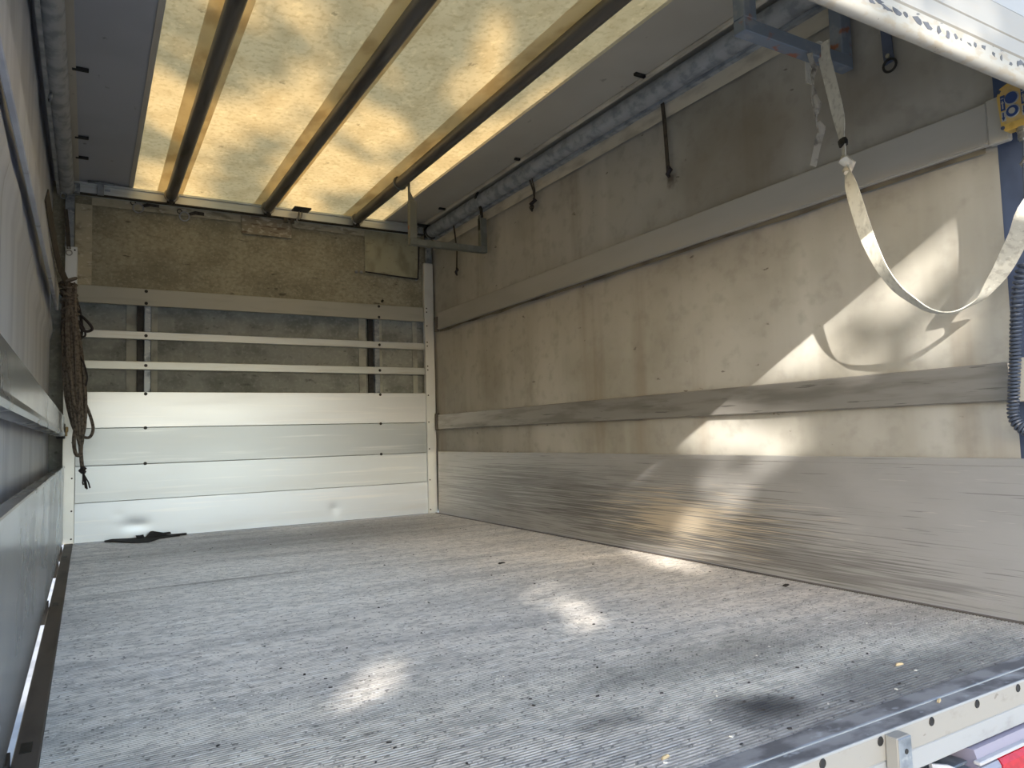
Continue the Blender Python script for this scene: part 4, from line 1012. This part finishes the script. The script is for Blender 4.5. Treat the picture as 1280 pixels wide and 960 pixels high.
# ================================================================== TREE BEHIND THE CAMERA (its crown dapples the light)
LIT = [(1, [(1.96, 1.44), (2.12, 1.45), (2.22, 1.45), (2.23, 1.3), (2.08, 1.28), (1.99, 1.33)]),
(0.8, [(2.23, 1.34), (2.27, 1.42), (2.26, 1.34), (2.23, 1.29)]),
(1, [(1.6, 1.49), (1.88, 1.47), (1.93, 1.3), (2.02, 1.12), (1.98, 1.15), (1.77, 1.32), (1.63, 1.42)]),
(0.9, [(1.97, 1.25), (2.07, 1.26), (2.14, 1.23), (2.12, 1.09), (2.02, 1.16)]),
(0.8, [(2.1, 1.07), (2.2, 1.11), (2.18, 0.98), (2.1, 1.05)]),
(1, [(1.29, 1.42), (1.41, 1.49), (1.79, 1.15), (1.73, 1.05)]),
(0.8, [(1.76, 1.17), (2.15, 0.87), (2.14, 0.74), (1.75, 1.04)]),
(0.95, [(1.34, 1.3), (1.67, 1.05), (1.54, 0.73), (1.23, 0.95)]),
(0.82, [(1.77, 0.81), (2.0, 0.73), (2.03, 0.47), (1.83, 0.45), (1.73, 0.59)]),
(0.85, [(0.65, 1.43), (1.09, 1.48), (1.17, 1.4), (0.91, 1.26)]),
(0.92, [(0.93, 1.17), (1.34, 1.11), (1.56, 0.72), (1.16, 0.8)]),
(.9, [(0.69, 0.74), (0.66, 0.68), (0.58, 0.67), (0.5, 0.72), (0.45, 0.81), (0.47, 0.88), (0.56, 0.89), (0.65, 0.83)]),
(.88, [(0.85, 0.48), (0.8, 0.41), (0.73, 0.4), (0.66, 0.45), (0.63, 0.54), (0.66, 0.64), (0.75, 0.66), (0.83, 0.59)]),
(.88, [(0.19, 0.44), (0.2, 0.38), (0.14, 0.37), (0.05, 0.41), (-0.04, 0.5), (-0.06, 0.57), (0.0, 0.59), (0.12, 0.53)]),
(0.75, [(0.39, 0.54), (0.37, 0.51), (0.32, 0.51), (0.25, 0.55), (0.21, 0.59), (0.22, 0.63), (0.28, 0.63), (0.35, 0.59)]),
(0.5, [(0.49, 0.66), (0.47, 0.63), (0.43, 0.63), (0.38, 0.66), (0.36, 0.7), (0.37, 0.73), (0.41, 0.73), (0.46, 0.7)]),
(1, [(2.13, 1.05), (2.22, 1.05), (2.22, 1.20), (2.13, 1.20)]),
(0.85, [(1.0, 1.46), (2.02, 1.46), (2.02, 1.72), (1.0, 1.72)])]
def inside(px, pz, poly):
    c = False; n_ = len(poly)
    for i in range(n_):
        (x1, z1), (x2, z2) = poly[i], poly[(i + 1) % n_]
        if (z1 > pz) != (z2 > pz) and px < (x2 - x1) * (pz - z1) / (z2 - z1) + x1: c = not c
    return c
def gap(qx, qz):
    """how open the crown is along the sun ray through this point of the rear opening"""
    g = 0.0
    for wgt, poly in LIT:
        if inside(qx, qz, poly): g = max(g, wgt)
    if qz > 2.0:
        s_ = (qz - 2.285) / 0.555; x_ = qx + 0.7 * s_; y_ = s_ - 4.4
        f_ = mnoise.noise(Vector((x_ * 2.6 + 3.1, y_ * 1.5 + 0.6, 4.0))) + 0.5 * mnoise.noise(Vector((x_ * 5, y_ * 3, 9.0)))
        f_ += 0.30 - 0.42 * max(0.0, -y_ - 1.7) - 1.2 * max(0.0, 0.5 - x_)
        if x_ > 1.9 : f_ -= 0.1
        g = max(g, min(1.0, max(0.0, f_ * 4)))
    return g
lr_ = random.Random(21)
leaf = MB()
TS = -8.2                                                 # crown distance along y from the opening
cnt = 0
while cnt < 40000:
    qx, qz = (lr_.uniform(-3.6, 3.6), lr_.uniform(-0.9, 5.6)) if cnt < 22000 else (lr_.uniform(-.6, 3.0), lr_.uniform(-0.4, 2.0))
    if ((qx + 0.2) / 3.7) ** 2 + ((qz - 2.3) / 3.3) ** 2 > 1: continue
    cnt += 1
    g_ = max(gap(qx + a_, qz + b_) for a_, b_ in ((0, 0), (.025, 0), (-.025, 0), (0, .025), (0, -.025))) if qz < 1.9 else gap(qx, qz)
    if lr_.random() < g_: continue
    s_ = TS + lr_.uniform(-1.1, 1.1)
    p = Vector((qx + 0.7 * s_, -4.4 + s_, qz - 0.555 * s_))
    if p.z < 0.4: continue
    r_ = lr_.uniform(0.035, 0.06)
    e1 = Vector((lr_.gauss(0, 1), lr_.gauss(0, 1), lr_.gauss(0, 1)))
    e1 = (e1 - SUN_DIR * e1.dot(SUN_DIR) * 0.6).normalized()
    e2 = SUN_DIR.cross(e1).normalized()
    leaf.add([p - e1 * r_ * 1.3, p + e2 * r_ * .8 + SUN_DIR * .01, p + e1 * r_ * 1.4, p - e2 * r_ * .8 + SUN_DIR * .01], [(0, 1, 2), (0, 2, 3)])
cx, cy = 1.0 + 0.7 * TS, -4.4 + TS
t = thing('tree', 'leafy green tree standing behind the viewer on the yard', 'tree', (cx, cy, -1.05))
fo = bpy.data.meshes.new('foliage')
fo.from_pydata([tuple(Vector(p) - Vector((cx, cy, -1.05))) for p in leaf.v], [], leaf.f); fo.materials.append(M_LEAF)
f_o = bpy.data.objects.new('foliage', fo); put(f_o, t); f_o['kind'] = 'stuff'
mb = MB(); mb.tube([(cx - 1.5, cy - .3, -1.1), (cx - 1.45, cy - .25, 0.5), (cx - 1.4, cy - .2, 2.0), (cx - 1.3, cy - .1, 3.6), (cx - 1.35, cy, 5.2), (cx - 1.3, cy, 7.5)], [.24, .2, .18, .15, .1, .04], 12); part('trunk', mb, M_BARK, t)
